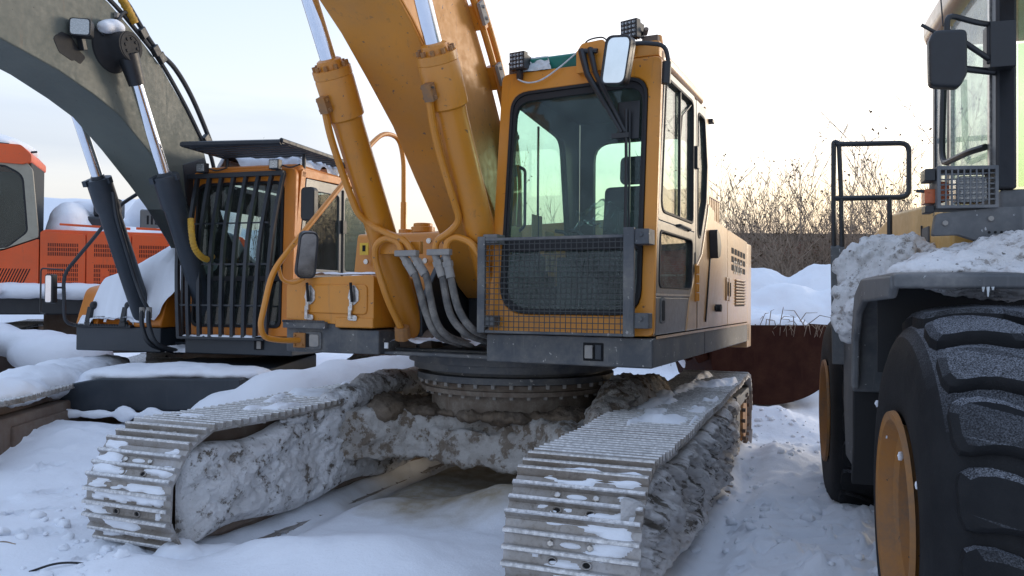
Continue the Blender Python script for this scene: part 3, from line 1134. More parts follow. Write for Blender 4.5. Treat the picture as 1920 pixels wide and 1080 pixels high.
b.build('door_catch', 'black_plastic', wedge, .012)

# roof
mb = MB()
mb.prism(rq([(.96, .40), (.96, 1.425), (-.36, 1.425), (-.36, .40)], [.05, .10, .12, .05], 6), XY(0), 3.035, 3.125)
mb.build('roof', 'orange_paint_glow', cab, .055, seg=4)
mb = MB()
mb.prism(rq([(.985, .98), (.985, 1.41), (.80, 1.41), (.80, .98)], .03, 4), XY(0), 3.06, 3.155)
mb.build('visor', 'orange_paint', cab, .02)
mb = MB()
mb.obox((.93, .66, 3.105), .10, .46, .10, Matrix.Rotation(.35, 4, 'Y'))
mb.build('roof_hatch', 'green_plastic', cab, .015)
sheet('torn_film', lambda u, v, h: (1.0 - v * .04 + h, .60 + (u - .5) * .22 * (1 - .35 * v), 3.05 + v * .10), 14, 12, lambda u, v: .03 * fbm(u * 6, v * 6, 3, 5) + .001, 'film', cab)
b = MB()
b.tube(smooth_path([(1.03, .48, 3.03), (1.06, .50, 2.99), (1.05, .57, 2.965), (1.04, .66, 2.98), (1.03, .78, 3.05), (1.0, .90, 3.15)]), .0055, 6, mi=0)
b.tube(smooth_path([(1.02, .93, 3.13), (1.03, .96, 3.19), (1.02, 1.05, 3.205), (1.03, 1.10, 3.17)]), .005, 6, mi=1)
b.tube(smooth_path([(1.02, 1.10, 3.17), (1.02, 1.16, 3.20), (1.02, 1.22, 3.19)]), .003, 5, mi=0)
b.build('cable', ['film', 'black_rubber'], cab)
# inner shell
mb = MB()
RW = lambda u, v, w: (u, .36 + w, v)
mb.ring(rq([(1.11, 1.36), (.96, 3.0), (-.36, 3.0), (-.36, 1.36)], .01, 6), rq([(1.02, 1.66), (.90, 2.90), (-.02, 2.80), (-.22, 1.66)], [.08, .12, .14, .08], 6), RW, -.012, .04)
BW = lambda u, v, w: (-.40 + w, u, v)
mb.ring(rq([(.40, 1.36), (1.385, 1.36), (1.385, 3.0), (.40, 3.0)], .01, 6), rq([(.52, 1.95), (1.30, 1.95), (1.30, 2.82), (.52, 2.82)], .14, 6), BW, -.012, .05)
mb.prism([(.96, 3.03), (.95, 2.985), (-.37, 2.985), (-.37, 3.03)], RW, .03, 1.03)
mb.prism([(1.10, 1.36), (1.10, 1.40), (-.37, 1.40), (-.37, 1.36)], RW, .03, 1.03)
mb.build('inner_lining', 'cab_liner', cab, .01)
for nm, o_, f_ in (('rear_window', rq([(.52, 1.95), (1.30, 1.95), (1.30, 2.82), (.52, 2.82)], .14, 6), BW), ('right_window', rq([(1.02, 1.66), (.90, 2.90), (-.02, 2.80), (-.22, 1.66)], [.08, .12, .14, .08], 6), RW)):
    b = MB()
    b.prism(o_, f_, .010, .016)
    b.build(nm, 'cab_glass', cab, smooth=False)
b = MB()
b.box(.52, .505, .40, .412, 1.74, 2.80)
b.tube(round_path([(.88, .43, 2.45), (.88, .47, 2.43), (.88, .47, 2.05), (.88, .43, 2.02)], .04), .011, 8)
b.build('grab_bar', 'black_plastic', cab)
b = MB()
b.box(.62, .44, .405, .41, 1.98, 2.16)
b.box(.38, .22, .405, .41, 1.90, 2.06)
b.box(.36, .20, .405, .41, 1.76, 1.88)
b.build('paper_notice', 'cardboard', cab)
# seat, console, levers, monitor
seat = MB()
seat.obox((.12, .93, 1.78), .50, .50, .14, Matrix.Rotation(-.06, 4, 'Y'))
seat.obox((-.13, .93, 2.12), .14, .48, .62, Matrix.Rotation(-.14, 4, 'Y'))
seat.obox((-.20, .93, 2.56), .10, .27, .22, Matrix.Rotation(-.10, 4, 'Y'))
seat.box(.30, -.10, .72, 1.14, 1.40, 1.70)
seat.build('seat', 'seat_fabric', cab, .045, seg=3)
b = MB()
for y in (.62, 1.24):
    b.box(.48, -.05, y - .08, y + .08, 1.42, 1.86)
    b.tube([(.40, y, 1.84), (.43, y, 1.95), (.41, y + .01, 2.05)], [.03, .016, .024], 10)
b.build('console', 'cab_liner', cab, .03)
b = MB()
for y in (.80, .90):
    b.tube(smooth_path([(.72, y, 1.40), (.74, y, 1.75), (.80, y - .05, 1.98), (.80, y - .14, 2.02)]), .013, 8)
    b.box(.70, .95, y - .04, y + .04, 1.42, 1.45)
b.build('pedal_lever', 'black_plastic', cab)
b = MB()
b.obox((.80, 1.20, 2.05), .05, .20, .16, Matrix.Rotation(.3, 4, 'Z'))
b.tube([(.80, 1.21, 1.45), (.80, 1.21, 2.0)], .02, 8)
b.build('monitor', 'black_plastic', cab, .012)
b = MB()
b.tube(smooth_path([(.45, .62, 2.02), (.20, .70, 2.06), (-.02, .74, 2.30), (-.10, .76, 2.2), (-.15, .60, 2.1)]), .02, 6)
sheet('plastic_sheet', lambda u, v, h: (.35 - u * .35 + h * .5, .60 + v * .42, 1.92 + .25 * u + h), 22, 22, lambda u, v: .25 * fbm(u * 4, v * 4, 4, 3) + .001, 'film_glass', cab)
b = MB()
b.obox((1.05, 1.24, 2.66), .012, .14, .24, Matrix.Rotation(-.1, 4, 'Y'))
b.build('sun_visor', 'black_plastic', cab, .02)
# guard: frame and welded mesh over the lower screen
GX = lambda z: cx(z) + .085
g = MB()
g.box(1.275, 1.245, .318, .372, 1.345, 1.955)
g.box(1.275, 1.245, 1.278, 1.345, 1.345, 1.985)
g.box(1.272, 1.25, .372, 1.278, 1.345, 1.363)
g.box(1.272, 1.25, .372, 1.278, 1.925, 1.945)
guard = g.build('window_guard', 'frame_paint', EX, .006)
w = MB()
for i in range(26):
    y = .40 + i * .0345
    w.tube([(1.262, y, 1.36), (1.262, y, 1.93)], .0029, 5)
for i in range(16):
    z = 1.385 + i * .0345
    w.tube([(1.268, .36, z), (1.268, 1.29, z)], .0029, 5)
w.build('wire_mesh', 'wire_grey', guard)
for y, z in ((1.385, 1.93), (1.385, 1.44)):
    b = MB()
    b.box(1.262, 1.19 - (z - 1.34) * .1, 1.335, 1.43, z - .045, z + .045)
    b.cyl((1.262, y, z + .01), (1.272, y, z + .01), .014, seg=6)
    b.build('bracket', 'frame_paint', guard, .006)
for y, z in ((.42, 1.94), (.40, 1.42)):
    b = MB()
    b.box(1.26, 1.14, y - .07, y + .03, z - .03, z + .03)
    b.build('bracket', 'frame_paint', guard, .006)


# LED lamps on the roof edge
def led_lamp(c, rz, ry, size, parent):
    M = Matrix.Translation(c) @ Matrix.Rotation(rz, 4, 'Z') @ Matrix.Rotation(ry, 4, 'Y')
    b = MB()
    b.obox((0, 0, 0), .05, size, size)
    b.obox((-.04, 0, 0), .04, size * .8, size * .8)
    for k in range(6):
        b.obox((-.065, -size * .36 + k * size * .144, 0), .05, .006, size * .75)
    b.box(-.03, .01, -.015, .015, -size / 2 - .06, -size / 2)
    o = b.build('work_lamp', 'black_plastic', parent, .006)
    o.matrix_local = M
    for i in range(4):
        for j in range(4):
            d = MB()
            d.lathe([(size * .09, .025), (size * .075, .032), (size * .03, .028), (0, .036)], Matrix.Translation((0, (i - 1.5) * size * .22, (j - 1.5) * size * .22)) @ Matrix.Rotation(PI / 2, 4, 'Y'), 8)
            d.build('led', 'lens', o)


led_lamp((1.06, .50, 3.11), -.10, .05, .112, cab)
led_lamp((1.05, 1.25, 3.215), -.25, .05, .115, cab)
b = MB()
b.box(1.0, .95, .40, .46, 3.05, 3.12)
b.cyl((1.0, .435, 3.10), (1.06, .435, 3.10), .012, seg=8)
b.cyl((.98, 1.32, 3.20), (1.02, 1.34, 3.22), .016, seg=8)
b.box(.93, .98, 1.30, 1.40, 3.13, 3.19)
b.build('lamp_bracket', 'rusty_steel', cab, .004)
b = MB()
b.cyl((.86, 1.36, 3.12), (.86, 1.36, 3.22), .05, .035, seg=14)
b.build('roof_knob', 'orange_paint', cab, .006)
# wiper
b = MB()
b.prism(rq([(.90, 2.985), (1.13, 2.985), (1.13, 3.10), (1.07, 3.185), (.93, 3.175), (.895, 3.12)], [.01, .01, .03, .03, .03, .02], 4), FR, -.04, .055)
b.build('wiper_cover', 'orange_paint', cab, .01)
b = MB()
for y in (.945, 1.00):
    b.cyl((1.05, y, 3.11), (1.09, y, 3.11), .022, seg=10)
b.tube([(1.085, .945, 3.11), (1.13, 1.00, 2.95), (1.095, 1.21, 2.58)], [.024, .020, .013], 8)
b.tube([(1.085, 1.00, 3.12), (1.12, 1.05, 2.95), (1.10, 1.235, 2.58)], [.020, .016, .011], 8)
b.box(1.09, 1.11, 1.15, 1.26, 2.545, 2.575)
b.tube([(1.09, 1.235, 2.72), (1.11, 1.245, 2.35), (1.14, 1.25, 1.98)], .010, 6)
b.tube([(1.08, 1.255, 2.72), (1.10, 1.262, 2.35), (1.13, 1.27, 1.98)], .007, 6)
b.tube([(1.085, .93, 3.115), (1.09, 1.05, 3.10)], .016, 8)
b.build('wiper', 'black_plastic', cab)
# cab mirror
mr = MB()
MM = Matrix.Translation((1.22, 1.212, 2.985)) @ Matrix.Rotation(-.14, 4, 'X') @ Matrix.Rotation(-.15, 4, 'Z') @ Matrix.Rotation(.06, 4, 'Y')
o2 = rq([(-.085, -.145), (.083, -.145), (.098, .145), (-.075, .145)], [.04, .05, .05, .05], 6)
i2 = [(x * .88, y * .92) for x, y in o2]
fm = lambda u, v, w: tuple(MM @ Vector((w, u, v)))
mr.ring(o2, i2, fm, -.02, .022)
mr.prism(o2, fm, -.05, -.018)
cm = mr.build('mirror', 'black_plastic', cab, .008)
b = MB()
b.prism(i2, fm, -.016, .010)
b.build('mirror_glass', 'mirror_face', cm, smooth=False)
b = MB()
b.tube(round_path([(1.17, 1.28, 3.09), (1.12, 1.36, 3.10), (1.06, 1.47, 3.09), (1.05, 1.485, 2.99), (1.05, 1.47, 2.95)], .05), .014, 8)
b.cyl((1.05, 1.475, 2.99), (1.05, 1.47, 2.86), .028, seg=12)
b.build('mirror_arm', 'black_plastic', cm)

# ---- toolbox on the right front corner
tb = MB()
TY = lambda x: (lambda u, v, w: (x + w, u, v))
tb.prism(rq([(-1.385, 1.40), (-.60, 1.345), (-.60, 1.725), (-1.385, 1.70)], [.01, .01, .03, .09], 6), TY(1.09), -.62, 0)
tb.build('toolbox', 'orange_paint', EX, .03, seg=3)
tbo = [o for o in EX.children if o.name.startswith('toolbox')][0]
b = MB()
b.prism(rq([(-1.25, 1.45), (-.65, 1.44), (-.65, 1.655), (-1.24, 1.655)], .04, 5), TY(1.09), -.01, .012)
b.build('lid', 'orange_paint', tbo, .010)
b = MB()
b.box(1.10, 1.075, -.93, -.598, 1.345, 1.42)
b.build('lower_lip', 'orange_paint', tbo, .012)
for y in (-1.155, -.765):
    b = MB()
    b.prism(rq([(y - .045, 1.56), (y, 1.50), (y + .05, 1.54), (y + .05, 1.61), (y + .005, 1.66), (y - .03, 1.62)], .02, 4), TY(1.098), 0, .014, 0)
    b.box(1.106, 1.125, y - .022, y + .004, 1.47, 1.60, 0)
    b.obox((1.13, y + .002, 1.60), .012, .02, .14, Matrix.Rotation(.1, 4, 'X'), 1)
    b.prism(rq([(y - .045, 1.40), (y + .035, 1.395), (y + .035, 1.435), (y - .045, 1.44)], .012, 3), TY(1.098), 0, .012, 0)
    b.box(1.106, 1.126, y - .03, y - .005, 1.41, 1.50, 0)
    b.build('latch', ['bright_steel', 'black_void'], tbo, .003)
b = MB()
b.prism([(-1.395, 1.157), (-.565, 1.160), (-.565, 1.333), (-.90, 1.333), (-.96, 1.385), (-1.395, 1.385)], TY(1.075), -.50, 0)
b.build('front_frame', 'frame_paint', EX, .012)
b = MB()
b.box(1.12, 1.0, -1.39, -1.0, 1.335, 1.385, 0)
for i in range(26):
    b.box(1.118, 1.135, -1.385 + i * .015, -1.378 + i * .015, 1.378, 1.395, 0)
b.build('step', 'frame_paint', EX, .003)
b = MB()
b.prism(rq([(-1.23, 1.18), (-1.06, 1.18), (-1.06, 1.31), (-1.23, 1.31)], .02, 4), TY(1.075), 0, .012, 0)
b.box(1.085, 1.09, -1.215, -1.17, 1.195, 1.295, 1)
b.prism(rq([(-1.165, 1.20), (-1.08, 1.20), (-1.08, 1.29), (-1.165, 1.29)], .02, 4), TY(1.085), 0, .010, 2)
b.build('tow_socket', ['frame_paint', 'black_void', 'fitting_dirty'], EX, .003)
# handrail with mirror
b = MB()
hp = [(1.08, -1.25, 1.245), (1.22, -1.30, 1.245), (1.36, -1.35, 1.27), (1.40, -1.35, 1.36), (1.33, -1.31, 1.74), (1.20, -1.27, 1.905), (.52, -1.25, 2.542), (.27, -1.25, 2.82), (.04, -1.25, 2.99), (-.20, -1.25, 2.985), (-.275, -1.25, 2.80), (-.285, -1.25, 2.0)]
b.tube(round_path(hp, .12), .021, 10)
b.cyl((-.285, -1.25, 2.0), (-.285, -1.25, 2.42), .030, seg=10)
hr = b.build('handrail', 'orange_paint', EX)
b = MB()
b.box(1.075, 1.10, -1.31, -1.20, 1.19, 1.30)
for y, z in ((-1.29, 1.21), (-1.29, 1.28), (-1.22, 1.21)):
    b.cyl((1.10, y, z), (1.112, y, z), .011, seg=6)
b.build('base_plate', 'rim_orange', hr, .005)
b = MB()
MM2 = Matrix.Translation((1.17, -1.135, 1.87)) @ Matrix.Rotation(.88, 4, 'Z') @ Matrix.Rotation(.22, 4, 'Y')
o2 = rq([(-.075, -.17), (.07, -.17), (.08, .17), (-.05, .17)], .05, 6)
i2 = [(x * .86, y * .93) for x, y in o2]
fm = lambda u, v, w: tuple(MM2 @ Vector((w, u, v)))
b.ring(o2, i2, fm, -.02, .03)
b.prism(o2, fm, -.05, -.015)
m2 = b.build('mirror', 'black_plastic', hr, .008)
b = MB()
b.prism(i2, fm, -.015, .012)
b.build('mirror_glass', 'mirror_dark_reflection', m2, smooth=False)
b = MB()
b.tube(round_path([(1.28, -1.30, 1.80), (1.25, -1.29, 1.68), (1.19, -1.23, 1.66), (1.16, -1.16, 1.70)], .05), .014, 8)
b.build('mirror_arm', 'orange_paint', m2)
# fuel tank behind the toolbox, side plate, filler caps
b = MB()
b.prism(rq([(.34, 1.25), (.22, 2.10), (-1.6, 2.14), (-1.6, 1.25)], [.02, .05, .05, .02], 4), XZ(-1.38), 0, .90)
tk = b.build('fuel_tank', 'orange_paint', EX, .02)
b = MB()
b.cyl((.02, -.86, 2.11), (.02, -.86, 2.16), .10, seg=18)
b.cyl((.02, -.86, 2.16), (.02, -.86, 2.19), .08, seg=18)
b.cyl((-.1, -1.10, 2.11), (-.1, -1.10, 2.155), .07, seg=16)
b.build('filler_cap', 'orange_paint', tk, .006)
b = MB()
for y, z in ((-1.23, 1.86), (-.66, 1.86), (-.64, 2.02)):
    b.cyl((.31 - (z - 1.25) * .14 + .07, y, z), (.30 - (z - 1.25) * .14 + .10, y, z), .022, seg=10)
b.build('bolt', 'bright_steel', tk)
b = MB()
b.obox((.32, -1.24, 1.965), .008, .085, .10)
b.obox((.325, -1.24, 1.97), .004, .03, .05, None, 1)
b.build('sticker', ['yellow_sticker', 'black_void'], tk)

# ---- boom, brackets, cylinders
BP = [(.30, 1.66), (.529, 1.983), (.719, 2.186), (.941, 2.418), (1.219, 2.727), (1.52, 2.975), (1.789, 3.186), (2.01, 3.325), (2.8, 3.76), (3.6, 4.12), (3.7, 4.70), (2.9, 4.78), (2.0, 4.28), (1.50, 3.92), (1.08, 3.53), (.82, 3.20), (.60, 2.87), (.36, 2.42), (.14, 1.95), (.05, 1.68), (.14, 1.56)]
b = MB()
b.prism(BP, XZ(-.37), 0, .51)
boom = b.build('boom', 'boom_paint', EX, .012)
b = MB()      # weld seams along the lower corners and diagonal stiffener
for y in (-.372, .142):
    b.tube([(x - .012, y, z + .02) for x, z in BP[:9]], .007, 5)
b.build('weld_seam', 'boom_paint', boom)
b = MB()
pp = [(.52, .19, 2.50), (.72, .19, 2.99), (1.17, .19, 3.56), (1.9, .19, 4.14)]
b.tube(smooth_path([(.46, .19, 2.1)] + [(x - .06, y, z - .02) for x, y, z in pp]), .024, 10, mi=0)
b.tube(smooth_path([(.36, .19, 2.1)] + [(x - .13, y, z + .04) for x, y, z in pp]), .024, 10, mi=0)
b.tube([(.47, .19, 2.46), (.57, .19, 2.72)], .034, 10, mi=1)
b.build('hydraulic_pipe', ['orange_paint', 'hose_dirty'], boom)
for x, z in ((.57, 2.76), (.80, 3.12), (1.07, 3.46)):
    b = MB()
    M = Matrix.Rotation(-.9, 4, 'Y')
    b.obox((x - .05, .175, z), .17, .09, .05, M)
    b.obox((x - .02, .23, z + .01), .15, .025, .07, M, 1)
    for k in (-.04, .04):
        p = Vector((x - .02, .24, z + .01)) + M @ Vector((k, 0, 0))
        b.cyl(p, p + Vector((0, .018, 0)), .013, seg=6, mi=1)
    b.build('pipe_clamp', ['orange_paint', 'fitting_dirty'], boom, .004)
b = MB()
b.prism([(.78, 1.19), (.80, 1.50), (.55, 1.80), (.30, 2.0), (-.1, 1.9), (-.5, 1.19)], XZ(-.435), 0, .05)
b.prism([(.78, 1.19), (.80, 1.50), (.55, 1.80), (.30, 2.0), (-.1, 1.9), (-.5, 1.19)], XZ(.155), 0, .05)
b.box(.1, -.45, -.38, .15, 1.19, 1.75)
b.build('boom_bracket', 'dark_paint', EX, .012)
b = MB()
b.cyl((.12, -.50, 1.72), (.12, .24, 1.72), .07, seg=18)
b.build('boom_pin', 'rusty_steel', EX)


def lin(z, dx=0.0):
    return .755 + (z - 1.334) * .573 + dx


for y in (-.50, .265):
    d = Vector((.573, 0, 1)).normalized()
    P = lambda z: Vector((lin(z), y, z))
    b = MB()
    zt = 3.035
    tip = P(zt)
    base = P(1.30)
    L = (tip - base).length
    M = Matrix.Translation(base) @ d.to_track_quat('Z', 'Y').to_matrix().to_4x4()
    b.lathe([(0, -.02), (.085, 0), (.100, .04), (.100, L - .40), (.104, L - .36), (.122, L - .345), (.124, L - .10), (.120, L - .085), (.124, L - .08), (.124, L - .03), (.085, L - .028), (.078, L + .02), (.058, L + .03)], M, 28)
    cyl = b.build('boom_cylinder', 'orange_paint', EX)
    b = MB()
    b.lathe([(0, L - .1), (.0525, L - .1), (.0525, L + 1.5), (0, L + 1.5)], M, 24)
    b.build('piston_rod', 'chrome', cyl)
    b = MB()
    for k in range(10):
        a = 2 * PI * k / 10
        q = Vector((.103 * math.cos(a), .103 * math.sin(a), L - .03))
        b.cyl(M @ q, M @ (q + Vector((0, 0, .03))), .014, seg=6)
    b.build('head_bolt', 'rim_orange', cyl)
    # eye and pin at the foot
    b = MB()
    b.cyl(P(1.235) + Vector((0, -.07, 0)), P(1.235) + Vector((0, .07, 0)), .105, seg=24)
    b.cyl(P(1.235) + Vector((0, -.13, 0)), P(1.235) + Vector((0, .17, 0)), .06, seg=18)
    b.cyl(P(1.235) + Vector((0, .10, 0)), P(1.235) + Vector((0, .19, 0)), .10, .085, seg=20)
    b.build('foot_eye', 'rusty_steel', cyl)
    # port block and steel pipe down the barrel
    fwd = Vector((d.z, 0, -d.x))
    Q = lambda s, o, dy=0.0: base + d * s + fwd * o + Vector((0, dy, 0))
    b = MB()
    mm = M.to_3x3().to_4x4()
    b.obox(Q(L - .22, .125, -.02), .06, .11, .10, mm)
    for dy in (-.055, .015):
        for ds in (-.03, .03):
            b.cyl(Q(L - .22 + ds, .15, dy), Q(L - .22 + ds, .165, dy), .012, seg=6)
    b.build('port_block', 'rim_orange', cyl)
    b = MB()
    if y < 0:
        pth = [Q(L - .25, .15, -.03), Q(L - .42, .14, -.06), Q(1.30, .125, -.07), Q(1.02, .125, -.05), (1.27, -.51, 2.06), (1.265, -.343, 1.985), (1.255, -.225, 1.945), (1.25, -.173, 1.849)]
        pt2 = [(1.0, -.42, 1.335), (1.15, -.444, 1.55), (1.22, -.498, 1.81), (1.25, -.480, 1.92), (1.25, -.399, 1.972), (1.25, -.285, 1.94), (1.25, -.257, 1.85)]
        hz = ([(1.25, -.068, 1.699), (1.25, -.004, 1.44), (1.20, .057, 1.32), (.95, .10, 1.25)], [(1.25, -.151, 1.70), (1.25, -.066, 1.454), (1.21, -.003, 1.32), (.95, .02, 1.25)])
    else:
        pth = [Q(L - .25, .15, -.03), Q(L - .42, .14, -.06), Q(1.35, .125, -.075), Q(1.12, .125, -.06), (1.285, .20, 2.06), (1.27, .11, 1.985), (1.255, .003, 1.94), (1.25, -.005, 1.853)]
        pt2 = [(1.10, .34, 1.62), (1.20, .31, 1.83), (1.24, .25, 1.93), (1.25, .145, 1.962), (1.25, .085, 1.935), (1.25, .076, 1.851)]
        hz = ([(1.25, .053, 1.699), (1.25, .115, 1.456), (1.21, .215, 1.335), (.95, .25, 1.27)], [(1.25, .113, 1.698), (1.25, .174, 1.492), (1.22, .273, 1.357), (.95, .30, 1.30)])
    b.tube(round_path(pth, .12, 6), .023, 10)
    b.tube(round_path(pt2, .12, 6), .024, 10)
    b.build('steel_pipe', 'orange_paint', cyl)
    b = MB()
    ends = [pth[-1], pt2[-1]]
    b.obox((Vector(ends[0]) + Vector(ends[1])) / 2 + Vector((.015, 0, .01)), .05, .17, .040)
    b.build('pipe_clamp', 'fitting_dirty', cyl, .006)
    for e, pz in zip(ends, hz):
        e = Vector(e)
        dn = (Vector(pz[0]) - e).normalized()
        h = MB()
        h.cyl(e, e + dn * .05, .026, seg=12, mi=1)
        h.cyl(e + dn * .05, e + dn * .085, .035, seg=6, mi=1)
        h.cyl(e + dn * .085, e + dn * .16, .030, seg=14, mi=1)
        h.tube(smooth_path([e + dn * .14] + pz), .0245, 10, mi=0)
        h.build('hose', ['hose_dirty', 'fitting_dirty'], cyl)
    if y < 0:
        b = MB()
        b.box(1.20, 1.16, -.48, -.15, 1.86, 1.945)
        b.build('pipe_bracket', 'orange_paint', cyl, .006)
        b = MB()
        b.cyl((1.0, -.42, 1.36), (.97, -.43, 1.27), .055, .06, seg=10)
        b.build('pipe_flange', 'rim_orange', cyl, .006)

b = MB()
b.tube(smooth_path([(-.05, -.50, 2.50), (-.02, -.52, 2.32), (.05, -.52, 2.18), (.16, -.50, 2.08), (.3, -.48, 2.0)]), .026, 10)
b.build('hose', 'hose_dirty', EX)
b = MB()
b.tube(smooth_path([(.55, -.20, 1.35), (.75, .0, 1.25), (.80, .18, 1.30), (.6, .25, 1.45)]), .028, 10)
b.tube(smooth_path([(.5, -.1, 1.28), (.72, .08, 1.30), (.74, .25, 1.40), (.5, .26, 1.6)]), .028, 10)
b.build('hose', 'hose_dirty', EX)
b = MB()
b.box(1.09, 1.10, -.50, -.47, 1.21, 1.25)
b.build('sticker', 'white_sticker', EX)
# ------------------------------------------------------------------ grey boomed excavator behind on the left
EF = Frame(-3.28, 9.8, 16.6, -.15)
E2 = thing('excavator', 'excavator with dark grey boom, barred orange cab and slatted roof guard', 'excavator', EF.o, EF.rz)
YK2 = -6.0
REL2 = math.radians(16.6 - YK2)
SHOE2 = shoe_mesh(.62, .2165, False)
make_track(E2, -1.46, REL2, SHOE2, .62, loop_path(3.5, .43, .40, -1.6, .45, .42, .02), 59, off=.2)
make_track(E2, 1.46, REL2, SHOE2, .62, loop_path(1.9, .43, .40, -2.0, .45, .42, .02), 48, off=.2)


def K2(o):
    o.rotation_euler = (0, 0, REL2)
    return o


for yc, xf in ((-1.46, 3.4), (1.46, 1.8)):
    mb = MB()
    mb.prism(outline_stadium(xf, .43, .27, -1.6, .43, .27), XZ(yc), -.22, .27)
    mb.box(xf - .3, -1.4, yc - .12, yc + .30, .25, .62)
    K2(mb.build('crawler_frame', 'rusty_steel', E2, .02))
    mb = MB()
    for x in (1.4, -.6):
        mb.cyl((x, yc - .16, .72), (x, yc + .16, .72), .085, seg=18)
    K2(mb.build('carrier_roller', 'rusty_steel', E2, .01))
# blue legs of its carbody
mb = MB()
loc2 = lambda x, y: ((Vector((x, y, 0)) - Vector((EF.o.x, EF.o.y, 0))).dot(EF.f), (Vector((x, y, 0)) - Vector((EF.o.x, EF.o.y, 0))).dot(EF.l))
A, B, C, D_ = loc2(-4.5, 7.72), loc2(-2.6, 7.62), loc2(-2.3, 9.4), loc2(-4.6, 9.4)
A2 = loc2(-3.97, 7.66)
zt = lambda x: x + .15
vs = [(A[0], A[1], zt(.44)), (A[0], A[1], zt(.66)), (A2[0], A2[1], zt(.765)), (B[0], B[1], zt(.77)), (B[0], B[1], zt(.47)), (A2[0], A2[1], zt(.45))]
vb = [(D_[0], D_[1], zt(.44)), (D_[0], D_[1], zt(.66)), ((D_[0] + C[0]) / 2, (D_[1] + C[1]) / 2, zt(.9)), (C[0], C[1], zt(.9)), (C[0], C[1], zt(.47)), ((D_[0] + C[0]) / 2, (D_[1] + C[1]) / 2, zt(.45))]
mb.add(vs + vb, [(0, 1, 2, 5), (5, 2, 3, 4), (6, 11, 8, 7), (11, 10, 9, 8)] + [(i, (i + 1) % 6, 6 + (i + 1) % 6, 6 + i) for i in range(6)])
mb.build('carbody', 'cylinder_blue', E2, .015)
mb = MB()
mb.lathe([(.5, .85), (.70, .85), (.70, 1.0), (.80, 1.0), (.80, 1.10), (.5, 1.10)], Matrix(), 48)
mb.build('slewing_ring', 'rusty_steel', E2)
mb = MB()
mb.box(.95, -2.4, -1.4, 1.4, 1.10, 1.20)
mb.box(1.245, .4, .12, 1.43, 1.10, 1.295)
mb.box(.42, -2.4, .9, 1.43, 1.10, 1.295)
mb.box(1.18, -.6, -1.41, -.25, 1.09, 1.36)
mb.build('deck', 'cylinder_blue', E2, .012)
mb = MB()
mb.box(1.25, 1.262, .99, 1.10, 1.16, 1.26, 0)
mb.box(1.26, 1.275, 1.03, 1.08, 1.17, 1.25, 1)
mb.build('tow_socket', ['black_void', 'fitting_dirty'], E2, .004)
mb = MB()
mb.prism(rq([(-1.9, -1.4), (-1.9, 1.43), (-2.75, 1.43), (-2.75, -1.4)], [.02, .02, .4, .4], 6), XY(0), 1.05, 2.2)
mb.prism(rq([(-.6, -1.4), (-.6, 1.41), (-1.89, 1.41), (-1.89, -1.4)], .02, 3), XY(0), 1.2, 2.15)
mb.build('engine_hood', 'cab_orange', E2, .05)
mb = MB()
mb.prism(rq([(1.2, 1.365), (1.05, 1.80), (.3, 1.95), (-.55, 1.95), (-.55, 1.365)], [.04, .15, .2, .03, .03], 5), XZ(-1.41), 0, .30)
mb.prism(rq([(1.2, 1.365), (1.05, 1.80), (.3, 1.95), (-.55, 1.95), (-.55, 1.365)], [.04, .15, .2, .03, .03], 5), XZ(-.62), 0, .38)
mb.prism(rq([(1.12, 1.365), (.98, 1.78), (.25, 1.92), (-.55, 1.92), (-.55, 1.365)], [.04, .15, .2, .03, .03], 5), XZ(-1.10), -.01, .47)
tb2 = mb.build('toolbox', 'cab_orange', E2, .025)
for y in (-1.20, -.72):
    b = MB()
    b.obox((1.20, y, 1.50), .05, .06, .17, Matrix.Rotation(-.25, 4, 'Y'))
    b.ball((1.16, y + .02, 1.60), .05, .045, .05, 10)
    b.box(1.24, 1.18, y - .04, y + .04, 1.37, 1.42)
    b.build('latch', 'black_plastic', tb2, .006)
b = MB()
b.box(1.225, 1.05, -1.40, -.62, 1.36, 1.385)
for i in range(34):
    b.box(1.235, 1.215, -1.39 + i * .022, -1.38 + i * .022, 1.37, 1.395)
b.build('step', 'dark_paint', E2)

# cab
cx2 = lambda z: 1.25 - .10 * max(0, (z - 2.2)) ** 1.5
FR2 = lambda u, v, w: (cx2(v) + w, u, v)
mb = MB()
oo, ii = [], []
o_ = rq([(.12, 1.30), (1.42, 1.30), (1.42, 3.07), (.14, 3.07)], [.02, .04, .10, .08], 8)
i_ = rq([(.20, 1.39), (1.30, 1.39), (1.29, 2.93), (.22, 2.93)], [.08, .08, .12, .12], 8)
mb.ring(o_, i_, FR2, -.06, 0)
cab2 = mb.build('cab', 'cab_orange', E2, .015)
b = MB()
b.prism([(p[0], p[1]) for p in i_], FR2, -.03, -.024)
b.build('windscreen', 'dark_glass', cab2, smooth=False)
b = MB()
b.ring(i_, [(p[0] * .955 + .034, p[1] * .965 + .075) for p in i_], FR2, -.03, .008)
b.box(1.225, 1.258, .2, 1.3, 1.88, 1.93)
b.build('window_seal', 'black_rubber', cab2)
SD2 = lambda u, v, w: (u, 1.42 + w, v)
b = MB()
b.prism(rq([(1.19, 1.30), (1.17, 2.4), (1.07, 3.05), (.98, 3.05), (1.08, 2.4), (1.10, 1.30)], .01, 3), SD2, -.05, .0)
b.prism(rq([(1.07, 2.98), (1.05, 3.07), (-.45, 3.12), (-.45, 3.04)], .01, 3), SD2, -.06, .0)
b.build('pillar', 'cab_orange', cab2, .01)
do = [(1.085, 1.32), (1.07, 2.4), (.98, 2.98), (.20, 3.0), (.20, 1.32)]
di = rq([(1.02, 1.95), (1.01, 2.4), (.92, 2.86), (.27, 2.88), (.27, 1.95)], [.06, .3, .08, .06, .05], 5)
dd = rq(do, .02, 5)
b = MB()
b.ring(dd, di, SD2, -.04, .004)
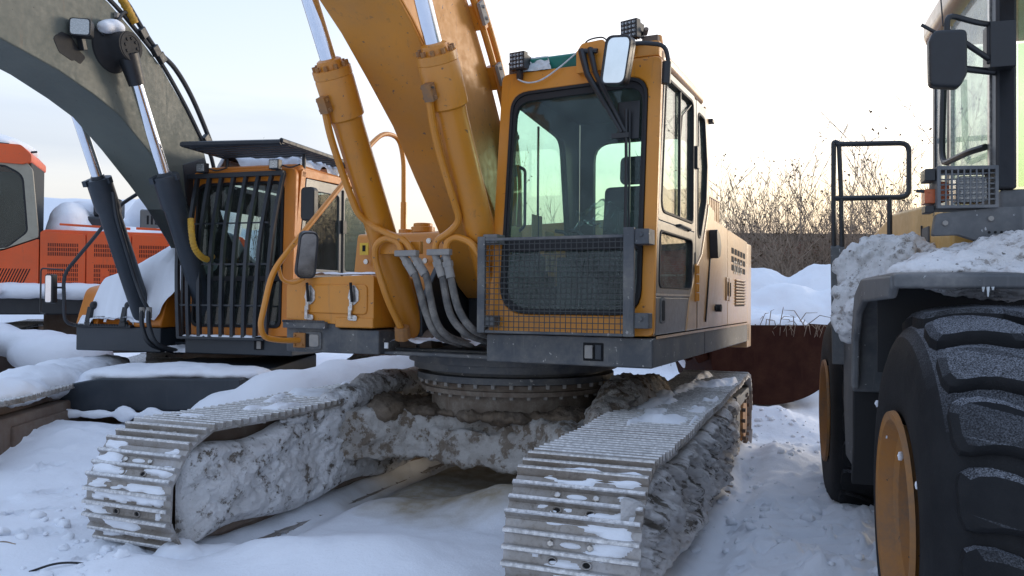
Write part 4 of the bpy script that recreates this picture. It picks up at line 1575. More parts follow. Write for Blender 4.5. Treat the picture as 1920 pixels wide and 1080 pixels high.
b.prism(rq([(1.0, 1.93), (1.0, 2.02), (.28, 2.02), (.28, 1.93)], .01, 3), SD2, -.035, .008)
dr2 = b.build('door', 'grey_paint', cab2, .008)
b = MB()
b.prism(di, SD2, -.02, -.014)
b.build('window_pane', 'dark_glass', dr2, smooth=False)
b = MB()
b.prism(rq([(.19, 1.32), (.19, 3.0), (-.46, 3.02), (-.46, 1.32)], .02, 5), SD2, -.045, -.002)
b.build('rear_quarter', 'grey_paint', cab2, .008)
b = MB()
b.prism(rq([(.12, 2.02), (.12, 2.88), (-.38, 2.90), (-.38, 2.02)], .06, 5), SD2, -.002, .004)
b.build('window_pane', 'dark_glass', cab2, smooth=False)
b = MB()
b.tube([(.20, 1.43, 1.4), (.20, 1.43, 2.95)], .014, 8)
b.box(.24, .16, 1.42, 1.46, 2.45, 2.60)
b.build('hinge', 'black_plastic', cab2)
b = MB()
b.prism(rq([(1.12, .16), (1.12, 1.41), (-.45, 1.41), (-.45, .16)], .1, 5), XY(0), 3.02, 3.12)
b.build('roof', 'cab_orange', cab2, .04)
b = MB()
b.box(-.44, -.40, .16, 1.38, 1.3, 3.0)
b.box(1.1, -.42, .14, .18, 1.3, 1.95)
b.box(1.1, -.42, .14, .18, 2.7, 3.0)
b.box(-.1, -.42, .14, .18, 1.9, 2.75)
b.box(1.15, -.42, .17, 1.38, 1.29, 1.33)
b.build('inner_lining', 'cab_liner', cab2)
b = MB()
b.obox((.15, .78, 1.95), .5, .5, .14)
b.obox((-.08, .78, 2.30), .14, .48, .60, Matrix.Rotation(-.12, 4, 'Y'))
b.obox((-.14, .78, 2.70), .1, .26, .2)
b.build('seat', 'seat_fabric', cab2, .04)
b = MB()
b.box(.7, .2, .22, .45, 1.33, 2.05)
b.box(.7, .2, 1.15, 1.30, 1.33, 2.0)
b.tube([(.9, .6, 1.33), (.92, .6, 1.9), (.98, .55, 2.05)], .018, 8)
b.tube([(.9, .85, 1.33), (.92, .85, 1.9), (.98, .9, 2.05)], .018, 8)
b.build('console', 'cab_liner', cab2, .02)
# bars in front of the screen
BX = lambda z: cx2(z) + .085 + .05 * math.sin(PI * min(1, max(0, (z - 1.25) / 1.75)))
fr = MB()
fr.box(BX(3.0) - .05, BX(3.0) + .01, .10, 1.32, 2.975, 3.025)
fr.box(BX(1.28) - .03, BX(1.28) + .01, .10, 1.16, 1.26, 1.285)
fr.box(BX(1.28) - .09, BX(1.28) - .05, .09, .12, 1.25, 3.0)
fr.box(BX(1.28) - .09, BX(1.28), .085, .115, 1.258, 1.287)
fr.box(BX(3.0) - .12, BX(3.0), .085, .115, 2.972, 3.027)
gr2 = fr.build('bar_guard', 'dark_paint', E2, .005)
ys = [.10, .225, .36, .495, .63, .765, .90, 1.04, 1.165]
for k, y in enumerate(ys):
    b = MB()
    yt = .12 + (y - .10) * 1.12
    pts = []
    zs = [1.27 + (3.0 - 1.27) * i / 12 for i in range(13)]
    vs, fs = [], []
    for z in zs:
        yy = y + (yt - y) * (z - 1.27) / 1.73
        for dx, dy in ((-.045, -.017), (.0, -.019), (.0, .019), (-.045, .017)):
            vs.append((BX(z) + dx, yy + dy, z))
    for i in range(12):
        for q in range(4):
            fs.append((i * 4 + q, i * 4 + (q + 1) % 4, i * 4 + 4 + (q + 1) % 4, i * 4 + 4 + q))
    fs += [(0, 1, 2, 3), (48, 49, 50, 51)]
    b.add(vs, fs)
    b.build('bar', 'dark_paint', gr2, smooth=False)
for z in (1.62, 2.05, 2.48):
    b = MB()
    b.box(BX(z) - .03, BX(z) - .018, .10, 1.20, z - .008, z + .008)
    b.build('cross_bar', 'dark_paint', gr2)
# roof guard of slats
rg = MB()
for a, c in (((1.70, .42), (1.62, 1.52)), ((.15, .40), (.15, 1.56))):
    rg.tube([(a[0], a[1], 3.255), (c[0], c[1], 3.24)], .028, 6)
for a, c in (((1.70, .42), (.15, .40)), ((1.62, 1.52), (.15, 1.56))):
    rg.tube([(a[0], a[1], 3.255), (c[0], c[1], 3.24)], .028, 6)
for x, y in ((1.0, 1.40), (.2, 1.40), (.2, .45), (1.0, .45)):
    rg.tube([(x, y, 3.08), (x, y, 3.245)], .02, 6)
rgo = rg.build('roof_guard', 'dark_paint', E2)
for i in range(13):
    b = MB()
    x = .25 + i * .112
    b.box(x - .02, x + .02, .43, 1.53, 3.225, 3.243)
    b.build('slat', 'dark_paint', rgo)
for y, z in ((.36, 3.08), (1.25, 3.08)):
    b = MB()
    b.obox((1.30, y, z), .07, .115, .10)
    b.box(1.27, 1.23, y - .02, y + .02, z - .1, z)
    b.tube(smooth_path([(1.27, y + .05, z), (1.22, y + .12, z - .02), (1.15, y + .2, z + .02)]), .009, 6)
    l_ = b.build('work_lamp', 'black_plastic', cab2, .008)
    b = MB()
    b.obox((1.337, y, z), .008, .095, .08)
    b.build('lens', 'lens', l_, .003)
b = MB()
b.prism(rq([(1.50, 2.50), (1.66, 2.50), (1.66, 2.85), (1.50, 2.85)], .05, 5), YZ(1.18), -.05, .05)
m2 = b.build('mirror', 'black_plastic', cab2, .02)
b = MB()
b.tube(round_path([(1.10, 1.43, 2.30), (1.14, 1.50, 2.36), (1.15, 1.58, 2.45), (1.15, 1.58, 2.6)], .06), .012, 8)
b.build('mirror_arm', 'black_plastic', m2)
# boom and cylinders
BP2 = [(.20, 1.55), (1.04, 2.46), (1.24, 2.66), (1.52, 2.90), (1.90, 3.20), (2.26, 3.45), (2.55, 3.56), (2.95, 3.68), (3.5, 3.78), (4.4, 3.86), (4.6, 4.5), (3.6, 4.72), (2.95, 4.66), (2.40, 4.48), (2.0, 4.27), (1.69, 4.07), (1.33, 3.73), (1.03, 3.39), (.90, 3.05), (.60, 2.5), (.0, 1.75), (.05, 1.55)]
b = MB()
b.prism(BP2, XZ(-.40), 0, .55)
boom2 = b.build('boom', 'boom_grey', E2, .015)
b = MB()
M = Matrix.Translation((2.36, .145, 4.06)) @ Matrix.Rotation(-PI / 2, 4, 'X')
b.lathe([(0, 0), (.24, 0), (.23, .02), (.17, .05), (.135, .10), (.135, .22), (0, .22)], M, 36)
b.build('pin_boss', 'pin_black', boom2)
b = MB()
b.prism([(.20, 1.55), (1.04, 2.46), (1.30, 2.72), (1.36, 3.12), (1.0, 3.255), (.90, 3.05), (.60, 2.5), (.0, 1.75), (.05, 1.55)], XZ(-.404), 0, .558)
b.build('boom_foot', 'dark_paint', boom2, .015)
b = MB()
b.prism(rq([(2.83, 4.02), (2.72, 3.92), (2.80, 3.80), (2.95, 3.84), (3.02, 3.95), (2.93, 4.03)], .04, 4), XZ(.15), 0, .004)
b.prism(rq([(2.66, 3.88), (2.74, 3.92), (2.82, 3.83), (2.72, 3.80)], .02, 3), XZ(.15), 0, .0035)
b.build('oil_stain', 'pin_black', boom2)
b = MB()
M = Matrix.Translation((2.34, .24, 4.06)) @ Matrix.Rotation(-PI / 2, 4, 'X')
b.lathe([(.10, 0), (.135, .0), (.135, .13), (.10, .13), (.09, .11), (0, .11)], M, 28)
for k in range(8):
    a = 2 * PI * k / 8
    q = M @ Vector((.075 * math.cos(a), .075 * math.sin(a), .11))
    b.cyl(q, q + Vector((0, .025, 0)), .015, seg=6)
b.build('rod_eye', 'pin_black', boom2)
b = MB()
b.obox((2.74, .18, 4.0), .05, .06, .16, Matrix.Rotation(.3, 4, 'Y'))
lampM = Matrix.Translation((2.80, .24, 4.09)) @ Matrix.Rotation(.5, 4, 'Z')
o2 = rq([(-.09, -.08), (.09, -.08), (.09, .08), (-.09, .08)], .03, 4)
b.prism(o2, lambda u, v, w: tuple(lampM @ Vector((w, u, v))), -.05, .05)
bl = b.build('boom_lamp', 'black_plastic', boom2, .01)
b = MB()
b.prism([(x * .85, z * .85) for x, z in o2], lambda u, v, w: tuple(lampM @ Vector((w, u, v))), .05, .054)
b.build('lens', 'lens', bl, smooth=False)
b = MB()
for x, z in ((2.38, 4.27), (2.30, 4.38)):
    b.obox((x, .17, z), .07, .04, .05)
b.build('pipe_clamp', 'fitting_dirty', boom2, .005)
b = MB()
b.tube(smooth_path([(2.52, .2, 4.12), (2.44, .19, 4.24), (2.34, .19, 4.30), (2.26, .18, 4.42), (2.15, .17, 4.47)]), .018, 8)
b.tube(smooth_path([(3.4, .14, 4.72), (2.95, .14, 4.68), (2.40, .15, 4.51), (2.0, .15, 4.30), (1.69, .15, 4.10), (1.33, .15, 3.76), (1.03, .15, 3.42)]), .022, 8)
b.tube(smooth_path([(2.5, .10, 4.62), (2.2, .12, 4.60), (1.95, .14, 4.37), (1.76, .15, 4.22), (1.50, .16, 4.10), (1.22, .16, 3.85), (.92, .16, 3.45), (.85, .16, 3.3)]), .026, 8)
b.tube(smooth_path([(1.03, .15, 3.42), (.93, .17, 3.3), (.86, .18, 3.1), (.80, .2, 2.8)]), .022, 8)
b.build('hydraulic_pipe', 'dark_paint', boom2)
b = MB()
for x, z in ((1.72, 4.15), (1.80, 4.20), (1.0, 3.45), (1.98, 4.32)):
    b.obox((x, .17, z), .10, .06, .09, Matrix.Rotation(-.8, 4, 'Y'))
b.build('pipe_clamp', 'dark_paint', boom2, .008)
def wrapped_hose(pts, r, parent):
    P = smooth_path(pts, 14)
    rs = [r * (1.0 + .13 * (1 if (i % 3) == 0 else 0)) for i in range(len(P))]
    b = MB()
    b.tube(P, rs, 10)
    return b.build('wrapped_hose', 'hose_wrap', parent)


wrapped_hose([(2.9, .16, 4.95), (2.66, .16, 4.83), (2.45, .16, 4.70), (2.25, .17, 4.55), (2.10, .18, 4.38)], .040, boom2)
wrapped_hose([(1.60, .46, 2.50), (1.64, .50, 2.38), (1.62, .52, 2.22), (1.52, .52, 2.13), (1.38, .50, 2.10), (1.25, .46, 2.14)], .030, E2)
for y in (-.55, .30):
    sl_ = .467 if y < 0 else .487
    lin2 = lambda z: 1.024 + (z - 1.322) * sl_ - (0.0 if y < 0 else .01)
    d = Vector((sl_, 0, 1)).normalized()
    P = lambda z: Vector((lin2(z), y, z))
    base, tip = P(1.25), P(2.93)
    L = (tip - base).length
    M = Matrix.Translation(base) @ d.to_track_quat('Z', 'Y').to_matrix().to_4x4()
    b = MB()
    b.lathe([(0, -.02), (.10, 0), (.108, .04), (.108, L - .36), (.125, L - .33), (.125, L - .06), (.13, L - .05), (.13, L), (.07, L), (.065, L + .03)], M, 26)
    for k in range(3):
        b.obox(M @ Vector((.13 * math.cos(k * 2.1), .13 * math.sin(k * 2.1), L - .02)), .05, .05, .06, M.to_3x3().to_4x4())
    cy = b.build('boom_cylinder', 'cylinder_blue', E2)
    b = MB()
    top = Vector((2.15, y, 4.06)) if y > 0 else P(4.05)
    b.cyl(P(2.9), P(3.75), .056, seg=20, mi=0)
    b.cyl(P(3.74), P(4.0), .075, .10, seg=20, mi=1)
    b.build('piston_rod', ['chrome', 'black_plastic'], cy)
    fw = Vector((d.z, 0, -d.x))
    if y > 0:
        continue
    b = MB()
    b.tube(round_path([base + d * (L - .15) + Vector((0, .13, 0)), base + d * (L - .4) + fw * .06 + Vector((0, .13, 0)), base + d * .75 + fw * .08 + Vector((0, .13, 0)), base + d * .55 + fw * .16 + Vector((0, .22, 0)), base + d * .42 + fw * .16 + Vector((0, .25, 0))], .1), .022, 8)
    b.build('steel_pipe', 'dark_paint', cy)
    for k in range(2):
        h = MB()
        e = base + d * .45 + fw * .16 + Vector((0, .18 + .09 * k, 0))
        h.cyl(e, e + Vector((0, 0, -.12)), .03, seg=10, mi=1)
        h.tube(smooth_path([e, e + Vector((.02, .02, -.2)), e + Vector((-.02, .10, -.40)), e + Vector((-.3, .2, -.5))]), .025, 8)
        h.build('hose', ['dark_paint', 'fitting_dirty'], cy)
b = MB()
b.tube(round_path([(1.10, -1.44, 1.36), (1.25, -1.50, 1.40), (1.28, -1.50, 1.95), (1.20, -1.10, 2.42), (1.20, -.82, 2.72), (1.0, -.70, 2.90)], .12), .021, 8)
hr2 = b.build('handrail', 'dark_paint', E2)
b = MB()
b.prism(rq([(-1.68, 1.62), (-1.57, 1.62), (-1.57, 1.95), (-1.68, 1.95)], .03, 4), YZ(1.33), -.04, .03)
b.tube(round_path([(1.28, -1.50, 2.0), (1.30, -1.80, 2.02), (1.30, -1.80, 1.50), (1.30, -1.72, 1.50)], .04), .010, 8)
b.tube([(1.29, -1.50, 1.8), (1.30, -1.62, 1.8)], .012, 8)
mm2 = b.build('mirror', 'black_plastic', hr2, .01)
b = MB()
b.prism(rq([(-1.665, 1.635), (-1.585, 1.635), (-1.585, 1.935), (-1.665, 1.935)], .02, 4), YZ(1.362), -.002, .002)
b.build('mirror_glass', 'mirror_face', mm2, smooth=False)

# ------------------------------------------------------------------ red orange excavator beyond, seen from its side
E3 = thing('excavator', 'red orange excavator with slotted hood doors, seen from its side behind the others', 'excavator', (-6.62, 13.06, .22), .36)
K3 = math.radians(-90 + 17) - .36
for yc in (-1.37, 1.37):
    make_track(E3, yc, K3, SHOE2, .62, loop_path(3.3, .43, .40, -2.0, .45, .42, .02), 60)
    mb = MB()
    mb.prism(outline_stadium(3.2, .43, .27, -1.8, .43, .27), XZ(yc), -.2, .2)
    for x in (1.2, -.6, .3):
        mb.cyl((x, yc - .22, .72), (x, yc + .22, .72), .10, seg=16)
    o = mb.build('crawler_frame', 'rusty_steel', E3, .02)
    o.rotation_euler = (0, 0, K3)
mb = MB()
mb.box(-.8, .8, -.8, .8, .45, 1.1)
mb.build('carbody', 'rusty_steel', E3, .03)
YF = -1.40           # depth of the side that faces us
mb = MB()
mb.box(-2.9, 2.2, YF + .03, 1.4, 1.06, 1.43)
mb.build('deck', 'dark_paint', E3, .02)
S3 = lambda u, v, w: (u, YF + w, v)
mb = MB()
mb.prism(rq([(-.76, 1.45), (2.1, 1.45), (2.1, 2.30), (-.76, 2.30)], [.02, .3, .2, .1], 6), S3, .04, 2.7)
hood3 = mb.build('engine_hood', 'red_orange', E3, .05)
for k, (x0, x1) in enumerate(((-.75, -.165), (-.15, .44), (.455, 1.05))):
    b = MB()
    b.prism(rq([(x0, 1.46), (x1, 1.46), (x1, 2.24), (x0, 2.27)], .03, 4), S3, -.0, .05)
    p3 = b.build('side_door', 'red_orange', E3, .012)
    b = MB()
    for (z0, nr) in ((2.10, 3), (1.80, 5)):
        for r in range(nr):
            for c in range(17):
                if k == 1 and nr == 5 and c in (4, 5, 6, 7) and r > 0 and r < 4:
                    continue
                x = x0 + .10 + c * .0235
                z = z0 - r * .066
                b.box(x, x + .011, YF - .002, YF + .004, z - .05, z)
    b.build('vent_slot', 'black_void', p3)
    if k == 1:
        b = MB()
        b.box(x0 + .2, x0 + .30, YF - .01, YF + .0, 1.62, 1.71)
        b.build('latch', 'red_orange', p3, .006)
b = MB()
b.prism(rq([(-2.5, 1.46), (-.765, 1.46), (-.765, 2.16), (-1.2, 1.98), (-2.5, 1.72)], [.02, .02, .02, .2, .02], 4), S3, 0, .3)
pan = b.build('side_panel', 'red_orange', E3, .012)
b = MB()
for i in range(12):
    x = -1.36 + i * .036
    b.add([S3(x, 1.52, -.002), S3(x + .016, 1.52, -.002), S3(x + .10, 1.72, -.002), S3(x + .084, 1.72, -.002)], [(0, 1, 2, 3)])
b.build('vent_slot', 'black_void', pan)
b = MB()
b.prism([(-1.43, 1.49), (-.93, 1.49), (-.93, 1.76), (-1.43, 1.74)], S3, -.001, .02)
b.build('vent_frame', 'red_orange', pan, .006)
# cab of the red orange excavator
b = MB()
co = [(-2.75, 1.74), (-1.2, 2.0), (-.77, 2.18), (-.86, 3.15), (-.93, 3.255), (-2.75, 3.36)]
ci = rq([(-2.6, 1.84), (-1.15, 2.02), (-.90, 2.25), (-.97, 3.08), (-1.20, 3.20), (-2.6, 3.22)], [.05, .12, .12, .2, .12, .05], 5)
b.ring(rq(co, [.02, .05, .03, .1, .08, .05], 5), ci, S3, 0, .06)
cab3 = b.build('cab', 'cab_beige', E3, .015)
b = MB()
b.ring(ci, [(p[0] * .97 - .055, p[1] * .975 + .06) for p in ci], S3, .01, .05)
b.build('window_seal', 'black_rubber', cab3)
b = MB()
b.prism(ci, S3, .03, .036)
b.build('window_pane', 'dark_glass', cab3, smooth=False)
b = MB()
b.prism(rq([(-2.8, 3.255), (-.98, 3.22), (-.87, 3.26), (-.87, 3.36), (-1.0, 3.50), (-2.8, 3.52)], [.02, .02, .03, .05, .1, .02], 4), S3, -.03, 1.05)
b.build('roof', 'red_orange', cab3, .03)
b = MB()
b.prism([(-2.8, 3.56), (-1.15, 3.51), (-1.15, 3.49), (-2.8, 3.54)], S3, -.03, .3)
b.tube([S3(-.88, 3.40, .0), S3(-.80, 3.41, -.02)], .018, 6)
b.build('roof_rail', 'dark_paint', cab3, .006)
b = MB()
b.box(-2.7, -.9, YF + .95, YF + 1.0, 1.5, 3.3)
b.box(-.95, -.88, YF + .05, YF + 1.0, 1.5, 3.3)
b.box(-2.7, -.9, YF + .05, YF + 1.0, 1.5, 1.6)
b.box(-2.75, -2.70, YF + .05, YF + 1.0, 1.5, 2.2)
b.box(-1.9, -1.35, YF + .3, YF + .8, 1.6, 2.1)
b.box(-1.5, -1.35, YF + .3, YF + .8, 2.1, 2.8)
b.build('inner_lining', 'cab_liner', cab3, .02)
b = MB()
b.box(-.36, .25, -.9, -.3, 2.30, 2.56)
b.box(-.15, .25, -.8, -.3, 2.56, 2.86)
b.build('intake_box', 'dark_paint', E3, .05)
b = MB()
b.box(.50, 1.7, -.7, .7, 2.30, 2.72)
v3 = b.build('grille_box', 'grey_paint', E3, .03)
b = MB()
for i in range(18):
    b.box(.60 + i * .06, .63 + i * .06, -.705, -.69, 2.48, 2.62)
b.build('vent_slot', 'black_void', v3)
b = MB()
b.prism([(-.52, 2.40), (.42, 2.37), (.42, 2.335), (-.52, 2.37)], S3, .08, .12)
b.prism([(.50, 2.38), (1.4, 2.36), (1.4, 2.33), (.50, 2.345)], S3, .08, .12)
b.build('hood_rail', 'red_orange', E3, .004)

# ------------------------------------------------------------------ rusty bucket lying in the snow behind
b = MB()
BKF = thing('bucket', 'big dark rust red digging bucket heaped with snow beside the brick wall', 'bucket', (3.13, 10.4, .28), math.radians(8))
sec = [(-.80, .98)] + [(-.80 + 1.6 * i / 24, .5 - .5 * math.sqrt(max(0, 1 - ((i / 24 - .45) / (.45 if i < 11 else .55)) ** 2)) ** 1.0) for i in range(25)] + [(.84, .98)]
pr = [(x, z) for x, z in sec] + [(x * .94, z * .95 + .05) for x, z in sec[::-1]]
b.prism(pr, XZ(-.6), 0, 1.3)
shell = b.build('bucket_shell', 'rust_red', BKF, .012)
for y in (-.62, .68):
    b = MB()
    b.prism(sec, XZ(y), -.02, .03)
    b.build('side_plate', 'rust_red', BKF, .01)
for y in (-.5, -.1, .3):
    t = MB()
    t.prism([(-.85, 1.0), (-.80, .55), (-.93, .50), (-1.0, .62), (-.98, 1.0)], XZ(y), -.06, .06)
    t.build('tooth', 'rust_red', BKF, .02)

# ------------------------------------------------------------------ wheel loader on the right
LF = Frame(2.66, 2.64, 16.9)
LO = thing('wheel_loader', 'yellow wheel loader with frosted rock tyres and dirty snow on its fender', 'loader', LF.o, LF.rz)


def wheel(xc, yo, zc, R, W, rim_r):
    """yo = local y of the outer side wall, which faces -y"""
    M = Matrix.Translation((xc, yo, zc)) @ Matrix.Rotation(-PI / 2, 4, 'X')     # local z -> +y (inwards)
    b = MB()
    prof = [(rim_r, .03), (rim_r + .03, .0), (rim_r + .10, -.012), (R - .24, -.014), (R - .17, -.006), (R - .12, .012), (R - .085, .038), (R - .062, .075), (R - .048, .13), (R - .038, .2), (R - .034, W / 2), (R - .038, W - .2), (R - .048, W - .13), (R - .062, W - .075), (R - .085, W - .038), (R - .12, W - .012), (R - .24, W + .01), (rim_r + .03, W), (rim_r, W - .03)]
    b.lathe(prof, M, 72, caps=False)
    tyre_root = b.build('wheel', 'tyre_rubber', LO)
    n = 21
    crown = lambda y: R - .034 - .052 * (abs(y - W / 2) / (W / 2)) ** 2.6
    outl = [(.045, -.055), (.055, -.085), (.08, -.098), (.13, -.098), (.19, -.082), (.25, -.052), (.30, -.015), (.335, .03), (.345, .06), (.335, .085), (.31, .098), (.28, .098), (.24, .085), (.19, .07), (.14, .066), (.09, .072), (.06, .066), (.046, .03)]
    top, wall = [], []
    lv, lf = [], []
    k_ = len(outl)
    for lev in (0, 1):
        for (y, s) in outl:
            rr = crown(y) + (.026 if lev else -.02)
            a = s / R * (1.12 if lev else 1.22)
            yy = y + (0.0 if lev else 0)
            lv.append((rr * math.cos(a), rr * math.sin(a), yy))
    # inner ring of the top face gives it a domed edge
    cx_, cy_ = sum(p[0] for p in outl) / k_, sum(p[1] for p in outl) / k_
    for (y, s) in outl:
        y2, s2 = cx_ + (y - cx_) * .86, cy_ + (s - cy_) * .78
        rr = crown(y2) + .040
        a = s2 / R * 1.10
        lv.append((rr * math.cos(a), rr * math.sin(a), y2))
    for i in range(k_):
        j = (i + 1) % k_
        lf.append((i, j, k_ + j, k_ + i))
        lf.append((k_ + i, k_ + j, 2 * k_ + j, 2 * k_ + i))
    lf.append(tuple(2 * k_ + i for i in range(k_)))
    for side in (0, 1):
        lb = MB()
        pts = [Vector(p) if side == 0 else Vector((p[0], -p[1], W - p[2])) for p in lv]
        lb.add(pts, lf)
        me = lb.mesh('tread_lug', 'tyre_rubber', True, 40)
        for i in range(n):
            o = link('tread_lug', me, tyre_root)
            o.matrix_local = M @ Matrix.Rotation(2 * PI * (i + (0.5 if side else 0)) / n, 4, 'Z')
    b = MB()
    b.lathe([(rim_r + .035, -.012), (rim_r + .03, -.03), (rim_r, -.025), (rim_r - .02, .03), (rim_r - .05, .045), (rim_r - .055, .10), (rim_r - .075, .11), (rim_r - .08, .25), (rim_r - .12, .27), (.19, .25), (.17, .16), (.14, .14), (0, .14)], M, 48, caps=False)
    rim = b.build('rim', 'rim_orange', tyre_root)
    b = MB()
    for k in range(16):
        a = 2 * PI * k / 16
        q = Vector(((rim_r - .13) * math.cos(a), (rim_r - .14) * math.sin(a), .262))
        b.cyl(M @ q, M @ (q + Vector((0, 0, -.035))), .016, seg=6)
    b.build('wheel_nut', 'rusty_steel', tyre_root)


wheel(0, -1.25, .76, .79, .62, .355)
wheel(-3.45, -1.22, .70, .80, .62, .365)
b = MB()
b.box(.35, -3.9, -.50, 1.0, .55, 1.20)
b.box(.2, -.2, -.95, .9, .62, .92)
b.box(-3.25, -3.65, -.95, .9, .6, .85)
b.build('chassis', 'dark_paint', LO, .04)
b = MB()
fp = [(.13, 1.612), (.13, 1.662), (.05, 1.672), (-.75, 1.672), (-1.0, 1.60), (-1.12, 1.40), (-1.14, 1.10), (-1.11, 1.10), (-1.09, 1.39), (-.98, 1.565), (-.74, 1.635), (.05, 1.635), (.10, 1.612)]
b.prism(fp, XZ(-1.29), 0, .86)
b.prism([(.11, 1.615), (.10, 1.66), (-.75, 1.668), (-.98, 1.6), (-1.1, 1.40), (-1.12, 1.12), (-1.05, 1.12), (-1.02, 1.36), (-.90, 1.50), (-.70, 1.56), (.05, 1.575)], XZ(-1.295), -.004, .03)
b.prism([(-.55, 1.60), (-.9, 1.5), (-1.1, 1.2), (-1.1, .75), (-.5, .9)], XZ(-.50), 0, .05)
fen = b.build('fender', 'loader_grey', LO, .012)
b = MB()
b.box(-.55, -.56, -1.25, -.5, 1.25, 1.62)
b.build('mud_flap', 'black_rubber', fen)
# step tank, flap and ladder between the wheels
b = MB()
b.prism([(-1.25, 1.50), (-1.25, .75), (-1.55, .55), (-2.3, .55), (-2.45, .9), (-2.45, 1.50)], XZ(-1.20), 0, .65)
st = b.build('step_tank', 'loader_grey', LO, .02)
b = MB()
b.prism([(-1.18, 1.45), (-1.16, .80), (-1.24, .60), (-1.27, .62), (-1.21, .82), (-1.22, 1.45)], XZ(-1.28), 0, .28)
b.build('mud_flap', 'black_rubber', st, .006)
b = MB()
b.box(-1.12, -1.40, -1.20, -1.02, 1.475, 1.54, 0)
b.box(-1.115, -1.125, -1.19, -1.15, 1.485, 1.53, 1)
b.build('step', ['loader_grey', 'rim_orange'], LO, .006)
b = MB()
b.tube(round_path([(-1.25, -1.20, 1.45), (-1.25, -1.19, 1.68), (-1.25, -1.02, 1.69), (-1.25, -1.02, 1.5)], .06), .02, 8)
b.build('grab_bar', 'dark_paint', LO)
b = MB()
b.prism([(-2.57, 1.93), (-2.60, 1.95), (-2.46, 1.14), (-2.42, 1.14)], XZ(-1.27), 0, .09)
b.build('ladder_side', 'loader_grey', LO, .006)
b = MB()
b.tube(round_path([(-2.60, -1.245, 1.35), (-2.60, -1.25, 2.668), (-2.60, -1.215, 2.655), (-2.60, -1.20, 2.3), (-2.58, -1.19, 1.40)], .03), .017, 8)
b.tube(round_path([(-2.60, -1.235, 2.648), (-2.60, -.775, 2.634), (-2.60, -.775, 2.268), (-2.60, -1.24, 2.272)], .06), .018, 8)
b.tube([(-2.60, -.895, 2.268), (-2.60, -.895, 1.9)], .017, 8)
b.build('handrail', 'dark_paint', LO)
# body and hood
b = MB()
b.prism(rq([(-1.49, 1.20), (-1.49, 2.02), (-2.05, 2.16), (-3.4, 2.24), (-5.2, 2.10), (-5.2, 1.0)], [.03, .05, .05, .2, .3, .1], 5), XZ(-.76), 0, 1.5)
b.build('engine_hood', 'loader_yellow', LO, .03)
b = MB()
b.box(-2.02, -2.22, -.772, -.755, 1.90, 2.02, 0)
b.box(-2.20, -2.22, -.776, -.765, 1.9, 2.04, 1)
b.build('hood_vent', ['loader_grey', 'black_plastic'], LO, .004)
# cab
b = MB()
b.box(-.66, -1.95, -.74, .74, 1.95, 2.06)
b.box(-.655, -.70, -.40, .74, 1.2, 1.95)
lc = b.build('cab', 'loader_grey', LO, .015)
for x0, x1, y0, y1 in ((-.645, -.72, -.76, -.68), (-.645, -.72, .68, .76), (-1.88, -1.95, -.76, -.72), (-1.88, -1.95, .70, .76)):
    b = MB()
    b.prism(rq([(x0, y0), (x0, y1), (x1, y1), (x1, y0)], .012, 3), XY(0), 2.06, 3.12)
    b.build('pillar', 'black_plastic', lc, .01)
b = MB()
b.box(-1.47, -1.50, -.765, -.745, 2.08, 3.05, 0)
b.box(-1.51, -1.56, -.765, -.745, 2.08, 3.05, 1)
b.box(-.735, -.765, -.765, -.745, 2.08, 3.05, 0)
b.build('window_bar', ['bright_steel', 'black_plastic'], lc)['kind'] = 'stuff'
for x0, x1, m in ((-.77, -1.47, 'frost_glass'), (-1.56, -1.88, 'frost_glass')):
    b = MB()
    b.box(x0, x1, -.752, -.746, 2.07, 3.06)
    b.build('window_pane', m, lc, smooth=False)
b = MB()
b.box(-.66, -.666, -.67, .67, 2.07, 3.06)
b.build('windscreen', 'green_glass', lc, smooth=False)
b = MB()
b.box(-1.93, -1.936, -.7, .7, 2.07, 3.06)
b.build('rear_window', 'side_glass', lc, smooth=False)
b = MB()
b.box(-.80, -1.9, .745, .751, 2.07, 3.06)
b.build('window_pane', 'side_glass', lc, smooth=False)
b = MB()
b.prism(rq([(-.48, -.82), (-.48, .82), (-2.0, .82), (-2.0, -.82)], .12, 5), XY(0), 3.08, 3.24)
b.build('roof', 'orange_paint_glow', lc, .05)
b = MB()
b.obox((-1.35, .0, 2.15), .5, .5, .15)
b.obox((-1.62, .0, 2.48), .15, .5, .60)
b.box(-.75, -1.0, -.25, .25, 2.0, 2.38)
b.obox((-.95, .0, 2.42), .36, .36, .03, Matrix.Rotation(.5, 4, 'Y'))
b.build('seat', 'seat_fabric', lc, .05)
b = MB()
b.tube(round_path([(-1.46, -.80, 2.75), (-1.46, -.81, 2.30), (-.90, -.81, 2.27), (-.78, -.77, 2.27)], .12), .016, 8)
b.build('grab_bar', 'black_plastic', lc)
b = MB()
b.tube(round_path([(-.66, -.74, 2.78), (-.55, -.86, 2.77), (-.50, -.985, 2.80), (-.50, -.985, 2.70)], .04), .013, 8)
b.tube(round_path([(-.66, -.74, 2.60), (-.55, -.85, 2.64), (-.50, -.985, 2.73)], .03), .013, 8)
b.tube([(-.60, -.80, 2.78), (-.60, -.80, 2.60)], .011, 8)
b.tube([(-.68, -.74, 2.58), (-.58, -.92, 2.585)], .016, 8)
b.box(-.58, -.70, -.80, -.70, 2.58, 2.78)
b.build('mirror_arm', 'black_plastic', lc, .004)
b = MB()
b.prism(rq([(-1.06, 2.485), (-.945, 2.47), (-.915, 2.53), (-.915, 2.72), (-1.045, 2.725), (-1.063, 2.68)], [.03, .03, .04, .03, .04, .03], 5), YZ(-.5), -.02, .05)
b.build('mirror', 'black_plastic', lc, .018, seg=3)
b = MB()
b.tube([(-.5, -1.0, 2.75), (-.52, -1.01, 2.95)], .003, 5)
b.tube([(-.5, -1.02, 2.72), (-.5, -1.085, 2.765)], .008, 6)
